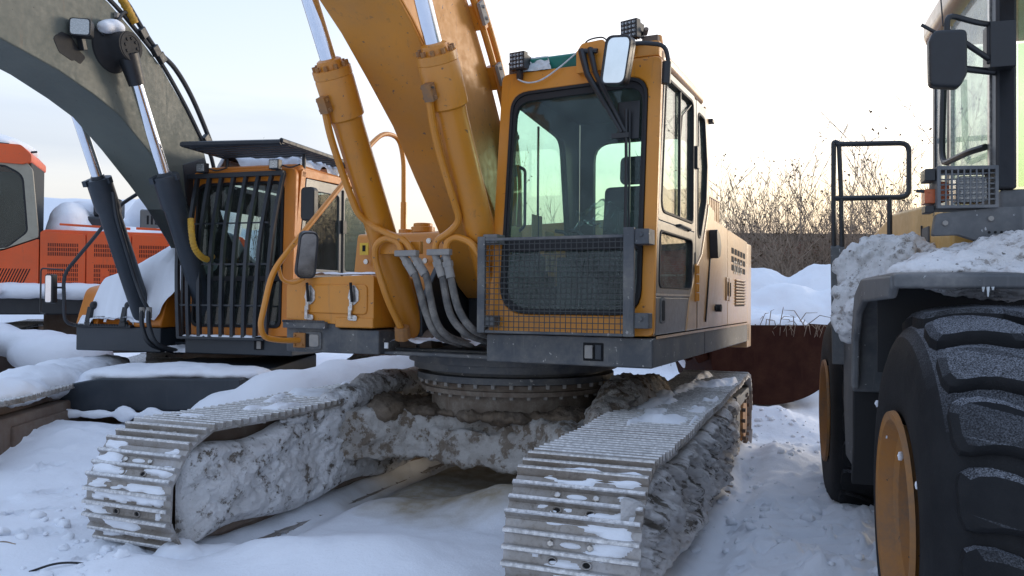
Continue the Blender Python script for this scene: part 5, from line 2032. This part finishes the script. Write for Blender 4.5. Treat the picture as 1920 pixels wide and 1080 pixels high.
b.build('aerial', 'black_plastic', lc)
# caged headlamp on its bracket
b = MB()
b.prism(rq([(-1.075, 1.835), (-.98, 1.838), (-.88, 1.80), (-.80, 1.72), (-.55, 1.72), (-.55, 1.95), (-.842, 1.945), (-1.062, 1.925)], [.01, .05, .05, .03, .01, .02, .02, .02], 4), YZ(-.32), -.05, 0)
for y, z in ((-1.03, 1.885), (-.865, 1.90)):
    b.cyl((-.32, y, z), (-.308, y, z), .011, seg=8, mi=1)
for i in range(3):
    for j in range(4):
        b.cyl((-.322, -.87 + j * .022 + .01 * (i % 2), 1.845 - i * .022), (-.3185, -.87 + j * .022 + .01 * (i % 2), 1.845 - i * .022), .006, seg=8, mi=2)
b.build('lamp_bracket', ['loader_grey', 'fitting_dirty', 'black_void'], LO, .004)
b = MB()
b.ring([(-1.062, 1.945), (-.84, 1.942), (-.84, 2.112), (-1.062, 2.118)], [(-1.048, 1.957), (-.853, 1.955), (-.853, 2.097), (-1.048, 2.101)], YZ(-.30), -.16, 0)
cg = b.build('lamp_cage', 'loader_grey', LO, .003)
b = MB()
for i in range(8):
    y = -1.03 + i * .0222
    b.box(-.300, -.305, y - .003, y + .003, 1.955, 2.10)
for i in range(6):
    z = 1.978 + i * .021
    b.box(-.3065, -.310, -1.05, -.85, z - .003, z + .003)
b.build('wire_mesh', 'loader_grey', cg)
b = MB()
b.prism(rq([(-.985, 1.97), (-.87, 1.97), (-.87, 2.075), (-.985, 2.08)], .02, 4), YZ(-.34), -.08, 0)
b.build('headlamp', 'lens', cg, .01)
b = MB()
b.prism(rq([(-1.055, 1.975), (-1.01, 1.975), (-1.01, 2.06), (-1.06, 2.06)], .02, 4), YZ(-.34), -.06, 0)
b.box(-.34, -.42, -1.10, -1.05, 1.97, 2.03)
b.build('turn_signal', 'amber_lens', cg, .008)
b = MB()
b.obox((-.36, -1.085, 2.085), .10, .04, .05)
b.obox((-.36, -1.085, 1.945), .08, .035, .03)
b.tube([(-.36, -1.06, 2.02), (-.36, -1.13, 2.025)], .008, 6)
b.build('lamp_hook', 'black_plastic', cg, .005)
# ------------------------------------------------------------------ ground: one snow field out to the horizon
def grow(a, step, end, f=1.25):
    out = [a]
    while abs(out[-1]) < abs(end):
        step *= f
        out.append(out[-1] + math.copysign(step, end))
    return out[1:]


def axis_pts(lo, hi, st, far_lo, far_hi):
    mid = list(np.arange(lo, hi, st))
    return np.array(sorted(grow(lo, st, far_lo)) + mid + grow(mid[-1], st, far_hi))


def bump2(x, y, cx_, cy_, rx, ry, h, rot=0.0):
    dx, dy = x - cx_, y - cy_
    c, s = math.cos(rot), math.sin(rot)
    a, b = (dx * c + dy * s) / rx, (-dx * s + dy * c) / ry
    return h * np.exp(-(a * a + b * b))


KF = Frame(.0333, 6.3315, 21.82)
PRINTS = [(-2.75, 4.55, .7), (-3.05, 5.05, 1.0), (-2.45, 4.95, .9), (-3.3, 5.6, 1.1), (-2.9, 5.7, 1.2), (-2.15, 4.25, .5), (-3.6, 6.2, 1.3), (1.25, 4.35, 1.2), (1.62, 4.7, 1.3), (1.50, 5.3, 1.2), (1.85, 5.75, 1.35), (1.75, 6.4, 1.3), (2.05, 6.9, 1.3), (1.95, 7.6, 1.4), (1.42, 4.05, .9)]


def ground_h(x, y):
    h = .13 + .10 * (fbm(x * .8, y * .8, 4, 1) - .5)
    right = 1 / (1 + np.exp(-(x - 1.15 - (y - 4) * .15) * 5))
    calm = .4 + .6 * np.clip((6.2 - y) / 1.6, 0, 1)
    h = h + calm * right * (.12 * (fbm(x * 5, y * 5, 4, 2) - .5) + .05 * np.maximum(0, fbm(x * 11, y * 11, 2, 4) - .62) * 6 - .03)
    h = h + (1 - right) * (.05 * (fbm(x * 3.2, y * 3.2, 4, 3) - .5) + .05 * np.maximum(0, fbm(x * 6, y * 6, 3, 31) - .60) * np.clip((-1.6 - x) / .6, 0, 1) * 3)
    h = h + bump2(x, y, -4.5, 7.3, 1.3, .7, .22) + bump2(x, y, -4.0, 6.6, 1.2, 1.0, .10) + bump2(x, y, -3.4, 4.6, .9, .8, .10)
    h = h + bump2(x, y, -.75, 4.25, .55, .45, .16) + bump2(x, y, .0, 5.35, .28, .35, .16) + bump2(x, y, -.45, 5.5, .6, .35, .04)
    h = h + bump2(x, y, -1.9, 3.95, .35, .28, .12) + bump2(x, y, -1.35, 4.35, .5, .2, .08, -.5)
    h = h - bump2(x, y, -.5, 6.0, .5, .4, .06)
    h = h + bump2(x, y, 2.95, 9.0, .45, .5, .22) + bump2(x, y, 2.35, 7.4, .35, .5, .10) + bump2(x, y, 1.75, 4.2, .5, .5, .06)
    h = h + bump2(x, y, 3.4, 11.5, 2.2, 1.6, .25) + bump2(x, y, -.9, 8.6, 1.0, .8, .25)
    ka = (x - KF.o.x) * KF.f.x + (y - KF.o.y) * KF.f.y
    kb = (x - KF.o.x) * KF.l.x + (y - KF.o.y) * KF.l.y
    inside = 1 / (1 + np.exp(-(2.35 - ka) * 9)) / (1 + np.exp(-(ka + 2.2) * 6))
    h = h - inside * (.12 * np.exp(-((kb + .90) / .16) ** 2) + .09 * np.exp(-((kb - 1.68) / .13) ** 2))
    # boot prints and the ribs a tyre has pressed
    for (bx, by, ba) in PRINTS:
        for k, (o1, o2, rx, ry, dd) in enumerate(((.075, .0, .085, .05, .05), (-.085, .0, .055, .042, .045))):
            qx, qy = bx + o1 * math.cos(ba), by + o1 * math.sin(ba)
            dx, dy = x - qx, y - qy
            c, s = math.cos(ba), math.sin(ba)
            q = ((dx * c + dy * s) / rx) ** 2 + ((-dx * s + dy * c) / ry) ** 2
            h = h - dd * np.clip(1.25 - q, 0, .6) / .6 + .016 * np.exp(-((q - 1.9) / .6) ** 2)
    a = (x - 1.93) - (y - 4.9) * .30
    h = h + np.exp(-(a / .24) ** 4) * np.clip((y - 4.2) * 3, 0, 1) * np.clip((6.4 - y) * 2, 0, 1) * (.018 * np.sin(y * 38 + a * 6) - .03)
    far = np.clip((y - 9) / 14, 0, 1)
    h = h + far * .35 * (fbm(x * .25, y * .25, 3, 9) + .3)
    return h


gx_ = axis_pts(-5.2, 3.4, .03, -420, 420)
gy_ = np.array(sorted(list(np.arange(3.3, 7.2, .028)) + grow(3.3, .028, -60) + grow(7.17, .028, 900, 1.035)))
GX_, GY_ = np.meshgrid(gx_, gy_, indexing='ij')
GZ = ground_h(GX_, GY_)
nx_, ny_ = GX_.shape
vs = np.stack([GX_, GY_, GZ], -1).reshape(-1, 3)
ii_ = np.arange(nx_ * ny_).reshape(nx_, ny_)
fs = np.stack([ii_[:-1, :-1], ii_[1:, :-1], ii_[1:, 1:], ii_[:-1, 1:]], -1).reshape(-1, 4)
me = bpy.data.meshes.new('snowy_ground')
me.from_pydata(vs.tolist(), [], fs.tolist())
me.materials.append(MATS['ground_snow'])
me.polygons.foreach_set('use_smooth', [True] * len(me.polygons))
dx, dy = GX_ + .1, GY_ - 6.0
sand = np.clip(1.25 - np.sqrt((dx / 1.0) ** 2 + (dy / .85) ** 2) + .7 * (fbm(GX_ * 3, GY_ * 3, 4, 21) - .5), 0, .45) / .45
at = me.attributes.new('sand', 'FLOAT', 'POINT')
at.data.foreach_set('value', sand.astype(np.float32).ravel())
tag(link('ground', me), 'trampled snow covering the whole yard', kind='structure')


def gz(x, y):
    return float(ground_h(np.array(x, float), np.array(y, float)))


# ------------------------------------------------------------------ brick wall and far snow bank
wl = thing('brick_wall', 'long red brick wall with a dark coping behind the bare shrubs', 'wall', (9.6, 22.0, 0))
b = MB()
b.box(-3.9, 9.0, 0, .38, -.2, 3.2)
b.build('wall', 'brick', wl)
b = MB()
b.box(-3.95, 9.0, -.06, .44, 3.2, 3.42)
b.build('coping', 'dark_coping', wl)
b = MB()
b.box(-3.9, 9.0, -.07, -.002, 2.35, 2.41)
b.build('ledge', 'cab_beige', wl)


def heap(balls, label, mat='snow', voxel=.05, disp=((.5, .10), (.15, .04)), it=4, name='snow_heap'):
    mb = MB()
    for x, y, z, rx, ry, rz in balls:
        mb.ball((x, y, z), rx, ry, rz, 20)
    o = lumpy(mb, name, mat, None, voxel, disp, it)
    return tag(o, label, 'snow', None, 'stuff')


bank = heap([(-13.5, 25, -1.2, 9.0, 5, 6.0), (-6.5, 25, -1, 4.2, 4, 4.9), (-23, 26, -1, 8, 5, 5.2), (-3.2, 27, -1, 3.2, 3, 3.2)], None, 'snow', .30, ((2.0, .5),), 6, 'snow_hill')
bank['kind'] = 'structure'
del bank['category']
bank['label'] = 'high rounded snow bank beyond the excavators'
heap([(4.05, 11.6, .9, .95, .8, .92), (3.4, 11.2, .9, .6, .5, .6), (4.7, 11.4, 1.1, .6, .6, .7), (5.3, 13.0, .8, 1.2, 1.0, 1.4), (4.1, 13.4, .9, .9, .9, 1.25), (2.7, 10.8, .9, .5, .4, .45)], 'rounded snow heaped over the red bucket in front of the brick wall', 'snow', .05, ((.6, .16), (.2, .05)))
heap([(3.1, 10.45, 1.14, .70, .54, .28), (3.5, 10.45, 1.14, .45, .48, .26), (2.7, 10.48, 1.12, .35, .46, .20)], 'snow filling the mouth of the rusty bucket, with weeds on it', 'snow', .04, ((.4, .10), (.1, .04)))
heap([(-2.5, 7.45, .15, .65, .6, .56), (-2.05, 7.5, .2, .75, .5, .72), (-1.55, 7.65, .2, .8, .42, .80), (-1.15, 7.85, .2, .8, .4, .85), (-.7, 8.1, .2, .8, .4, .84), (-2.9, 7.4, .05, .45, .5, .40)], 'thick smooth snow drift between the two tracked machines', 'snow', .045, ((.6, .10), (.12, .02)), 14)


# ------------------------------------------------------------------ snow and ice lying on the machines
def patch(P, n, hmax, seed, label, mat='snow', thr=.50, fr=3.0, fv=None, edge=.12, name='snow_patch', tall=None):
    fv = fv or fr

    def hf(u, v):
        m = fbm(u * fr, v * fv, 4, seed)
        e = np.minimum(np.minimum(u, 1 - u), np.minimum(v, 1 - v)) / edge
        m = m - .25 * np.clip(1 - e, 0, 1)
        h = np.clip((m - thr) / .14, 0, 1)
        h = np.sqrt(h) * hmax * (.6 + .8 * fbm(u * fr * 2.5, v * fv * 2.5, 3, seed + 5))
        if tall is not None:
            h = h * tall(u, v)
        return h - .004
    o = sheet(name, P, n[0], n[1], hf, mat, None, cut=0.0)
    return tag(o, label, 'snow', None, 'stuff')




def on_track(fr, x0, x1, y0, y1, z0, z1):
    return lambda u, v, h: fr.w(x0 + (x1 - x0) * u, y0 + (y1 - y0) * v, z0 + (z1 - z0) * u + h)


patch(on_track(KF, 1.5, -2.2, 1.14, 1.60, .803, .838), (220, 50), .055, 11, 'torn snow patches along the outer edge of the nearer crawler track', thr=.46, fr=7, fv=1.8)
patch(on_track(KF, 1.25, -1.0, .98, 1.35, .803, .83), (120, 40), .04, 29, 'thin snow scraps on the inner half of the nearer crawler track', thr=.57, fr=6, fv=2)
patch(on_track(KF, 2.1, -1.6, -1.58, -1.02, .798, .828), (220, 50), .04, 41, 'broken snow crust on the far crawler track of the yellow orange excavator', thr=.46, fr=11, fv=2.6)
# snow packed on the shoes that wrap round the front idlers


def on_idler(y0, y1, a0, a1):
    def P(u, v, h):
        a = a0 + (a1 - a0) * u
        r = .3825 + .006 + h
        return KF.w(2.2 + r * math.cos(a), y0 + (y1 - y0) * v, .4125 + r * math.sin(a))
    return P


patch(on_idler(.98, 1.58, -.5, 1.5), (110, 60), .020, 53, 'frozen snow packed between the grousers at the front of the nearer track', thr=.55, fr=10, fv=2.2)
patch(on_idler(-1.58, -.98, -.9, 1.5), (120, 60), .024, 67, 'frozen snow packed between the grousers at the front of the far track', thr=.50, fr=12, fv=2.2)
heap([KF.w(2.5, -1.0, .08)[:] + (.16, .14, .14), KF.w(2.35, -.85, .05)[:] + (.22, .2, .12), KF.w(2.62, -1.25, .02)[:] + (.22, .3, .16)], 'lumpy snow kicked up under the front of the far track', 'snow', .025, ((.15, .05), (.05, .03)), 2)


def on_frame(fr, a0, a1, b0, b1, z):
    return lambda u, v, h: fr.w(a0 + (a1 - a0) * u, b0 + (b1 - b0) * v, z + h)


patch(on_frame(UF, 1.00, .66, -.52, .34, 1.186), (50, 110), .085, 5, 'snow drifted on the deck between the cylinders and the cab', thr=.06, fr=1.5, fv=3, edge=.22)
patch(on_frame(UF, 1.06, .50, -1.33, -.60, 1.735), (30, 40), .018, 77, 'thin snow crust on top of the orange toolbox', thr=.42, fr=2, fv=3)

# second excavator
patch(on_frame(EF, 1.02, -.42, .22, 1.36, 3.125), (50, 50), .16, 14, 'deep snow lying on the cab roof under the slatted guard', thr=.12, fr=2, edge=.16)
def dome(u, v):
    w_ = .10 * (fbm(u * 5, v * 5, 4, 71) - .5)
    w2 = .12 * (fbm(u * 4, v * 4, 4, 72) - .5)
    u, v = np.clip(u + w_ * 4 * u * (1 - u) + .05 * (fbm(v * 7, u, 3, 73) - .55), 0, 1), np.clip(v + w2 - .02, 0, 1)
    e = np.clip(np.minimum(np.minimum(u * 7, (1 - u) * 5), np.minimum(v * 7, (1 - v) * 7)), 0, 1)
    e = np.sqrt(1 - (1 - e) ** 2)
    d = .10 + .42 * np.exp(-((u - .36) / .30) ** 2 - ((v - .60) / .38) ** 2) + .30 * np.exp(-((u - .55) / .22) ** 2 - ((v - .92) / .16) ** 2)
    return e * d * (.92 + .16 * fbm(u * 4, v * 4, 3, 61)) + .012 * (fbm(u * 14, v * 14, 3, 62) - .5) - .004


def dome_p(u, v, h):
    a = 1.20 - 1.75 * u
    z = 1.42 + .34 * min(1, max(0, (v - .66) / .25)) * max(0, 1 - u / .12) + .40 * min(1, u / .11) ** .8 + .12 * min(1, max(0, u - .11) / .35)
    return EF.w(a + .25 * h * max(0, 1 - u * 4), -1.25 + 1.36 * v, z + h * .94)


tag(sheet('snow_heap', dome_p, 90, 80, dome, 'snow'), 'big smooth snow dome on the orange toolbox of the grey boomed excavator', 'snow', None, 'stuff')
patch(on_frame(EF, 1.24, 1.02, -1.39, -.60, 1.388), (20, 50), .085, 19, 'snow ledge on the step in front of the orange toolbox', thr=.2, fr=2, edge=.1)
patch(on_frame(EF, 1.34, 1.24, .14, 1.15, 1.292), (8, 50), .02, 23, 'snow crust along the foot of the cab bars', thr=.35, fr=2, fv=6)
patch(on_frame(EF, 1.15, .7, -.22, .10, 1.10), (20, 20), .07, 24, 'snow at the foot of the grey boom cylinders', thr=.25, fr=2)
heap([EF.w(2.42, .22, 4.23)[:] + (.11, .10, .07), EF.w(2.50, .22, 4.20)[:] + (.08, .09, .06)], 'snow cap on the cylinder pin of the grey boom', 'snow', .02, ((.1, .03),), 2)
E2K = Frame(EF.o.x, EF.o.y, YK2, -.15)
heap([E2K.w(3.4, -1.56, .83)[:] + (.34, .5, .09), E2K.w(2.7, -1.53, .84)[:] + (.36, .6, .14), E2K.w(1.9, -1.52, .85)[:] + (.35, .6, .19), E2K.w(1.2, -1.52, .86)[:] + (.35, .6, .19), E2K.w(.5, -1.55, .87)[:] + (.34, .5, .16)], 'thick snow blanket on the track of the grey boomed excavator', 'snow', .035, ((.4, .07), (.1, .03)))
heap([(-3.75, 8.0, .79, .55, .34, .085), (-3.25, 8.0, .81, .6, .34, .085), (-2.8, 8.0, .80, .4, .34, .07), (-4.25, 7.98, .69, .3, .25, .06)], 'snow on the blue carbody beam of the grey boomed excavator', 'snow', .03, ((.3, .05), (.08, .02)))
heap([(-4.25, 7.62, .43, .17, .06, .05), (-3.95, 7.60, .43, .22, .06, .045), (-3.68, 7.58, .44, .11, .06, .085), (-3.42, 7.57, .44, .10, .06, .075), (-3.2, 7.57, .43, .5, .06, .04)], 'little snow mounds on the lower lip of the blue carbody beam', 'snow', .02, ((.12, .03),), 10)
# red orange excavator
def OB(u, v, z, rx, ry, rz):
    c, s_ = math.cos(.36), math.sin(.36)
    return (-6.62 + u * c - v * s_, 13.06 + u * s_ + v * c, z + .22, rx, ry, rz)


heap([OB(.1, -.5, 2.22, .9, .8, .22), OB(1.1, -.4, 2.22, 1.1, .8, .26), OB(-.45, -.75, 2.28, .33, .42, .52), OB(-.3, -.1, 2.3, .6, .6, .6), OB(1.1, .2, 2.5, 1.0, .6, .72)], 'deep snow on the hood of the red orange excavator', 'snow', .05, ((.5, .10), (.15, .03)))
heap([OB(-1.9, -.8, 3.53, .95, .65, .22), OB(-1.3, -.85, 3.50, .40, .5, .13)], 'snow on the cab roof of the red orange excavator', 'snow', .05, ((.4, .06), (.1, .03)))
heap([OB(-1.8, -1.42, 1.40, .7, .15, .16), OB(-1.1, -1.43, 1.40, .8, .14, .12), OB(-.4, -1.44, 1.40, .8, .14, .13), OB(.3, -1.43, 1.40, .9, .13, .11), OB(1.1, -1.43, 1.39, .9, .13, .10)], 'snow along the side step of the red orange excavator', 'snow', .035, ((.3, .05),), 2)
heap([(-7.2, 10.9, .95, .6, .3, .24), (-6.5, 10.8, .9, .6, .3, .22), (-6.0, 10.6, .75, .7, .4, .3)], 'snow pile between the tracks of the two machines at the left', 'snow', .05, ((.4, .08),), 3)
# loader
def LB(a, b_, c, rx, ry, rz):
    p = LF.w(a, b_, c)
    return (p.x, p.y, p.z, rx, ry, rz)


heap([LB(-.18, -1.05, 1.68, .22, .2, .05), LB(-.30, -.90, 1.70, .28, .22, .09), LB(-.35, -.72, 1.72, .30, .24, .13), LB(-.40, -.55, 1.74, .34, .25, .15), LB(-.6, -.8, 1.70, .35, .3, .12), LB(-.1, -.75, 1.67, .2, .3, .045)], 'dirty speckled snow heaped on the loader fender', 'speckled_snow', .014, ((.16, .06), (.05, .035), (.02, .012)), 1)
heap([LB(-1.9, -1.06, 1.74, .26, .11, .21), LB(-1.95, -.96, 1.78, .28, .16, .19), LB(-1.85, -.86, 1.70, .26, .14, .20), LB(-1.8, -1.06, 1.56, .28, .11, .2), LB(-2.05, -1.0, 1.62, .22, .14, .24), LB(-1.65, -1.12, 1.44, .22, .07, .12), LB(-1.45, -1.13, 1.50, .2, .07, .09)], 'lump of dirty frozen snow beside the loader handrail', 'speckled_snow', .016, ((.2, .10), (.07, .085), (.025, .02)), 1)
b = MB()
for k, (yy, L_) in enumerate(((-.985, .035), (-1.0, .018), (-.97, .012))):
    p = LF.w(.125, yy, 1.618)
    b.cyl(p, p - Vector((0, 0, L_)), .006, .002, 6)
o = b.build('icicle', 'film')
tag(o, 'little icicles hanging from the lip of the loader fender', 'icicle', None, 'stuff')
heap([LB(-.47, -1.262, 1.12, .012, .006, .02), LB(.10, -1.262, 1.0, .014, .006, .02), LB(.35, -1.25, .95, .012, .008, .018), LB(.62, -1.22, .52, .02, .012, .02), LB(-.2, -1.264, 1.02, .006, .004, .008)], 'small white ice crumbs stuck to the nearest loader tyre', 'snow', .006, ((.02, .006),), 1, 'ice_crumbs')
# lumps of churned snow on the right-hand alley
lump_me = []
for k in range(4):
    b = MB()
    b.ball((0, 0, 0), 1, .8, .6, 10)
    m_ = b.mesh('snow_lump', 'snow', True, 80)
    for v in m_.vertices:
        v.co += v.co.normalized() * (mnoise.noise(v.co * 1.4 + Vector((k * 9, 0, 0))) * .45)
    lump_me.append(m_)
b = MB()
for i in range(420):
    x = random.uniform(.95, 2.5)
    y = random.uniform(3.7, 9.0)
    x += (y - 4) * .18
    if random.random() < .35:
        x, y = random.uniform(-3.2, -1.9), random.uniform(3.7, 6.0)
    s = random.choice((.008, .012, .018, .026, .04)) * random.uniform(.7, 1.2)
    m_ = random.choice(lump_me)
    R_ = Matrix.Rotation(random.uniform(0, 6.3), 3, 'Z')
    g_ = gz(x, y)
    o_ = len(b.v)
    b.add([tuple(R_ @ v.co * s + Vector((x, y, g_ + s * .2))) for v in m_.vertices], [tuple(p.vertices) for p in m_.polygons])
tag(b.build('snow_crumbs', 'snow', None, angle=80), 'loose snow crumbs scattered over the trampled ground', 'snow', None, 'stuff')
# wires and stalks poking out of the snow
b = MB()
b.tube(smooth_path([(-2.42, 4.02, .17), (-2.30, 4.06, .20), (-2.15, 4.05, .20), (-2.02, 4.0, .16)]), .006, 6)
tag(b.build('wire', 'black_rubber'), 'bent black wire poking out of the snow beside the far track', 'wire')
b = MB()
b.tube(smooth_path([(-2.9, 4.3, .18), (-2.78, 4.35, .215), (-2.7, 4.36, .20)]), .006, 5)
tag(b.build('twig', 'twig_bark'), 'short dark twig lying on the snow at the frame corner', 'twig')


# ------------------------------------------------------------------ bare shrubs and weeds
def shrub_meshes(seed, H, stems, spread, leaf=0.35):
    rnd = random.Random(seed)
    st, tw = MB(), MB()
    leaves = MB()

    def branch(p, d, L, r, depth, mb):
        n = 4
        pts, rs = [p], [r]
        q = Vector(p)
        for i in range(n):
            d = (d + Vector((rnd.uniform(-.16, .16), rnd.uniform(-.16, .16), rnd.uniform(-.02, .14)))).normalized()
            q = q + d * (L / n)
            pts.append(q.copy())
            rs.append(r * (1 - .75 * (i + 1) / n))
        mb.tube(pts, rs, 4 if depth == 0 else 3)
        if depth < 2:
            k = rnd.randint(9, 14) if depth == 0 else rnd.randint(3, 5)
            for j in range(k):
                t = rnd.uniform(.25, .95)
                i = min(n - 1, int(t * n))
                pp = pts[i].lerp(pts[i + 1], t * n - i)
                a = rnd.uniform(0, 2 * PI)
                side = Vector((math.cos(a), math.sin(a), 0))
                dd = (d * .9 + side * rnd.uniform(.5, .95) + Vector((0, 0, .15))).normalized()
                branch(pp, dd, L * rnd.uniform(.28, .5) * (1.05 - .5 * t), max(.0013, rs[i] * .5), depth + 1, tw)
        else:
            if rnd.random() < leaf:
                for _ in range(rnd.randint(1, 3)):
                    c = pts[-1] + Vector((rnd.uniform(-.012, .012), rnd.uniform(-.012, .012), rnd.uniform(-.014, .012)))
                    e = Vector((rnd.uniform(-1, 1), rnd.uniform(-1, 1), rnd.uniform(-1, .4))).normalized() * .013
                    f_ = e.orthogonal().normalized() * .0045
                    leaves.add([c, c + e * .5 + f_, c + e, c + e * .5 - f_], [(0, 1, 2, 3)])
    for s in range(stems):
        a = rnd.uniform(0, 2 * PI)
        rr = rnd.uniform(0, spread * .5)
        p = Vector((math.cos(a) * rr, math.sin(a) * rr, -.1))
        d = Vector((math.cos(a) * spread * .25, math.sin(a) * spread * .25, 1)).normalized()
        branch(p, d, H * rnd.uniform(.55, 1.0), H * rnd.uniform(.0020, .0034), 0, st)
    return st.mesh('stems', 'twig_bark', True, 80), tw.mesh('twigs', 'twig_bark', True, 80), (leaves.mesh('dry_leaves', 'dry_leaf', False) if leaves.v else None)


PROTO = [shrub_meshes(s, 1.0, n, sp, lf) for s, n, sp, lf in ((1, 9, .55, .12), (2, 12, .7, .05), (3, 7, .45, .25), (5, 14, .8, .08), (8, 5, .3, .3))]


def shrub(x, y, h, k, label, group, w=1.0):
    r = thing('bare_shrub', label, 'shrub', (x, y, gz(x, y) - .05), random.uniform(0, 6.28), group)
    r.scale = (h * w, h * w, h)
    s, t, l_ = PROTO[k % len(PROTO)]
    link('stems', s, r)
    link('twigs', t, r)['kind'] = 'stuff'
    if l_:
        link('dry_leaves', l_, r)['kind'] = 'stuff'
    return r


GL = 'leafless shrub with thin tangled twigs, part of the thicket before the brick wall'
rs_ = random.Random(12)
for i in range(56):
    D = rs_.uniform(14.5, 21.3)
    px = rs_.uniform(1335, 1800) if i < 48 else rs_.uniform(1330, 1450)
    x = (px - 960) / 1490 * D
    h = rs_.choice((2.6, 3.0, 3.3, 3.6, 4.0, 4.5)) * rs_.uniform(.95, 1.25)
    shrub(x, D, h, i, GL, 'bare shrubs before the brick wall', rs_.uniform(.8, 1.25))
for i, (px, D, top) in enumerate(((1345, 17, 245), (1362, 18, 300), (1500, 19, 270))):
    shrub((px - 960) / 1490 * D, D, 1.4 + (563 - top) * D / 1490, 4, ('tall slim leafless shrub rising just behind the rear of the orange excavator', 'tall leafless shrub with a few dry leaves beside the muffler guard', 'tallest leafless shrub sticking out of the thicket before the brick wall')[i], None, .55)
GL2 = 'leafless shrub standing in the field behind the cab of the orange excavator'
for i, px in enumerate((960, 1000, 1035, 1065, 1100, 1140, 1175, 1215, 1260, 1300)):
    D = rs_.uniform(15, 21)
    shrub((px - 960) / 1490 * D, D, rs_.uniform(2.6, 4.6), i, GL2, 'bare shrubs behind the orange cab', rs_.uniform(.6, 1.0))
for (px, D, top, k, lb) in ((492, 20, 212, 4, 'bare treetop rising behind the cab with the slatted roof guard'), (628, 21, 262, 4, 'thin bare tree behind the left boom cylinder of the orange excavator'), (727, 15, 350, 2, 'dry weed stalk seen between cylinder and handrail post'), (778, 16, 372, 2, 'dry weed stalk seen between handrail post and boom')):
    x = (px - 960) / 1490 * D
    shrub(x, D, 1.3 + (556 - top) * D / 1490, k, lb, None, .45)
b = MB()
rw = random.Random(4)
for i in range(22):
    x, y = rw.uniform(2.6, 3.8), rw.uniform(9.85, 10.2)
    p = Vector((x, y, 1.25))
    d = Vector((rw.uniform(-.5, .5), rw.uniform(-.5, .1), rw.uniform(.3, 1))).normalized()
    L_ = rw.uniform(.12, .45)
    b.tube([p, p + d * L_ * .5, p + d * L_ + Vector((rw.uniform(-.08, .08), -.03, -L_ * .4))], [.006, .005, .002], 4)
for i in range(26):
    x = rw.uniform(2.6, 3.9)
    p = Vector((x, 9.79, 1.27))
    b.tube([p, p + Vector((rw.uniform(-.08, .08), -.04, -rw.uniform(.05, .16)))], [.005, .002], 4)
tag(b.build('dry_weeds', 'twig_bark'), 'dry weed stalks and grass along the rim of the rusty bucket', 'weeds', None, 'stuff')

for o in SC.objects:
    if o.name.split('.')[0] in ('vent_slot', 'head_bolt', 'wheel_nut', 'lamp_bracket', 'wire_mesh', 'paper_notice', 'pipe_clamp', 'bolt') and o.parent is not None and len(o.data.polygons) > 8:
        o['kind'] = 'stuff'
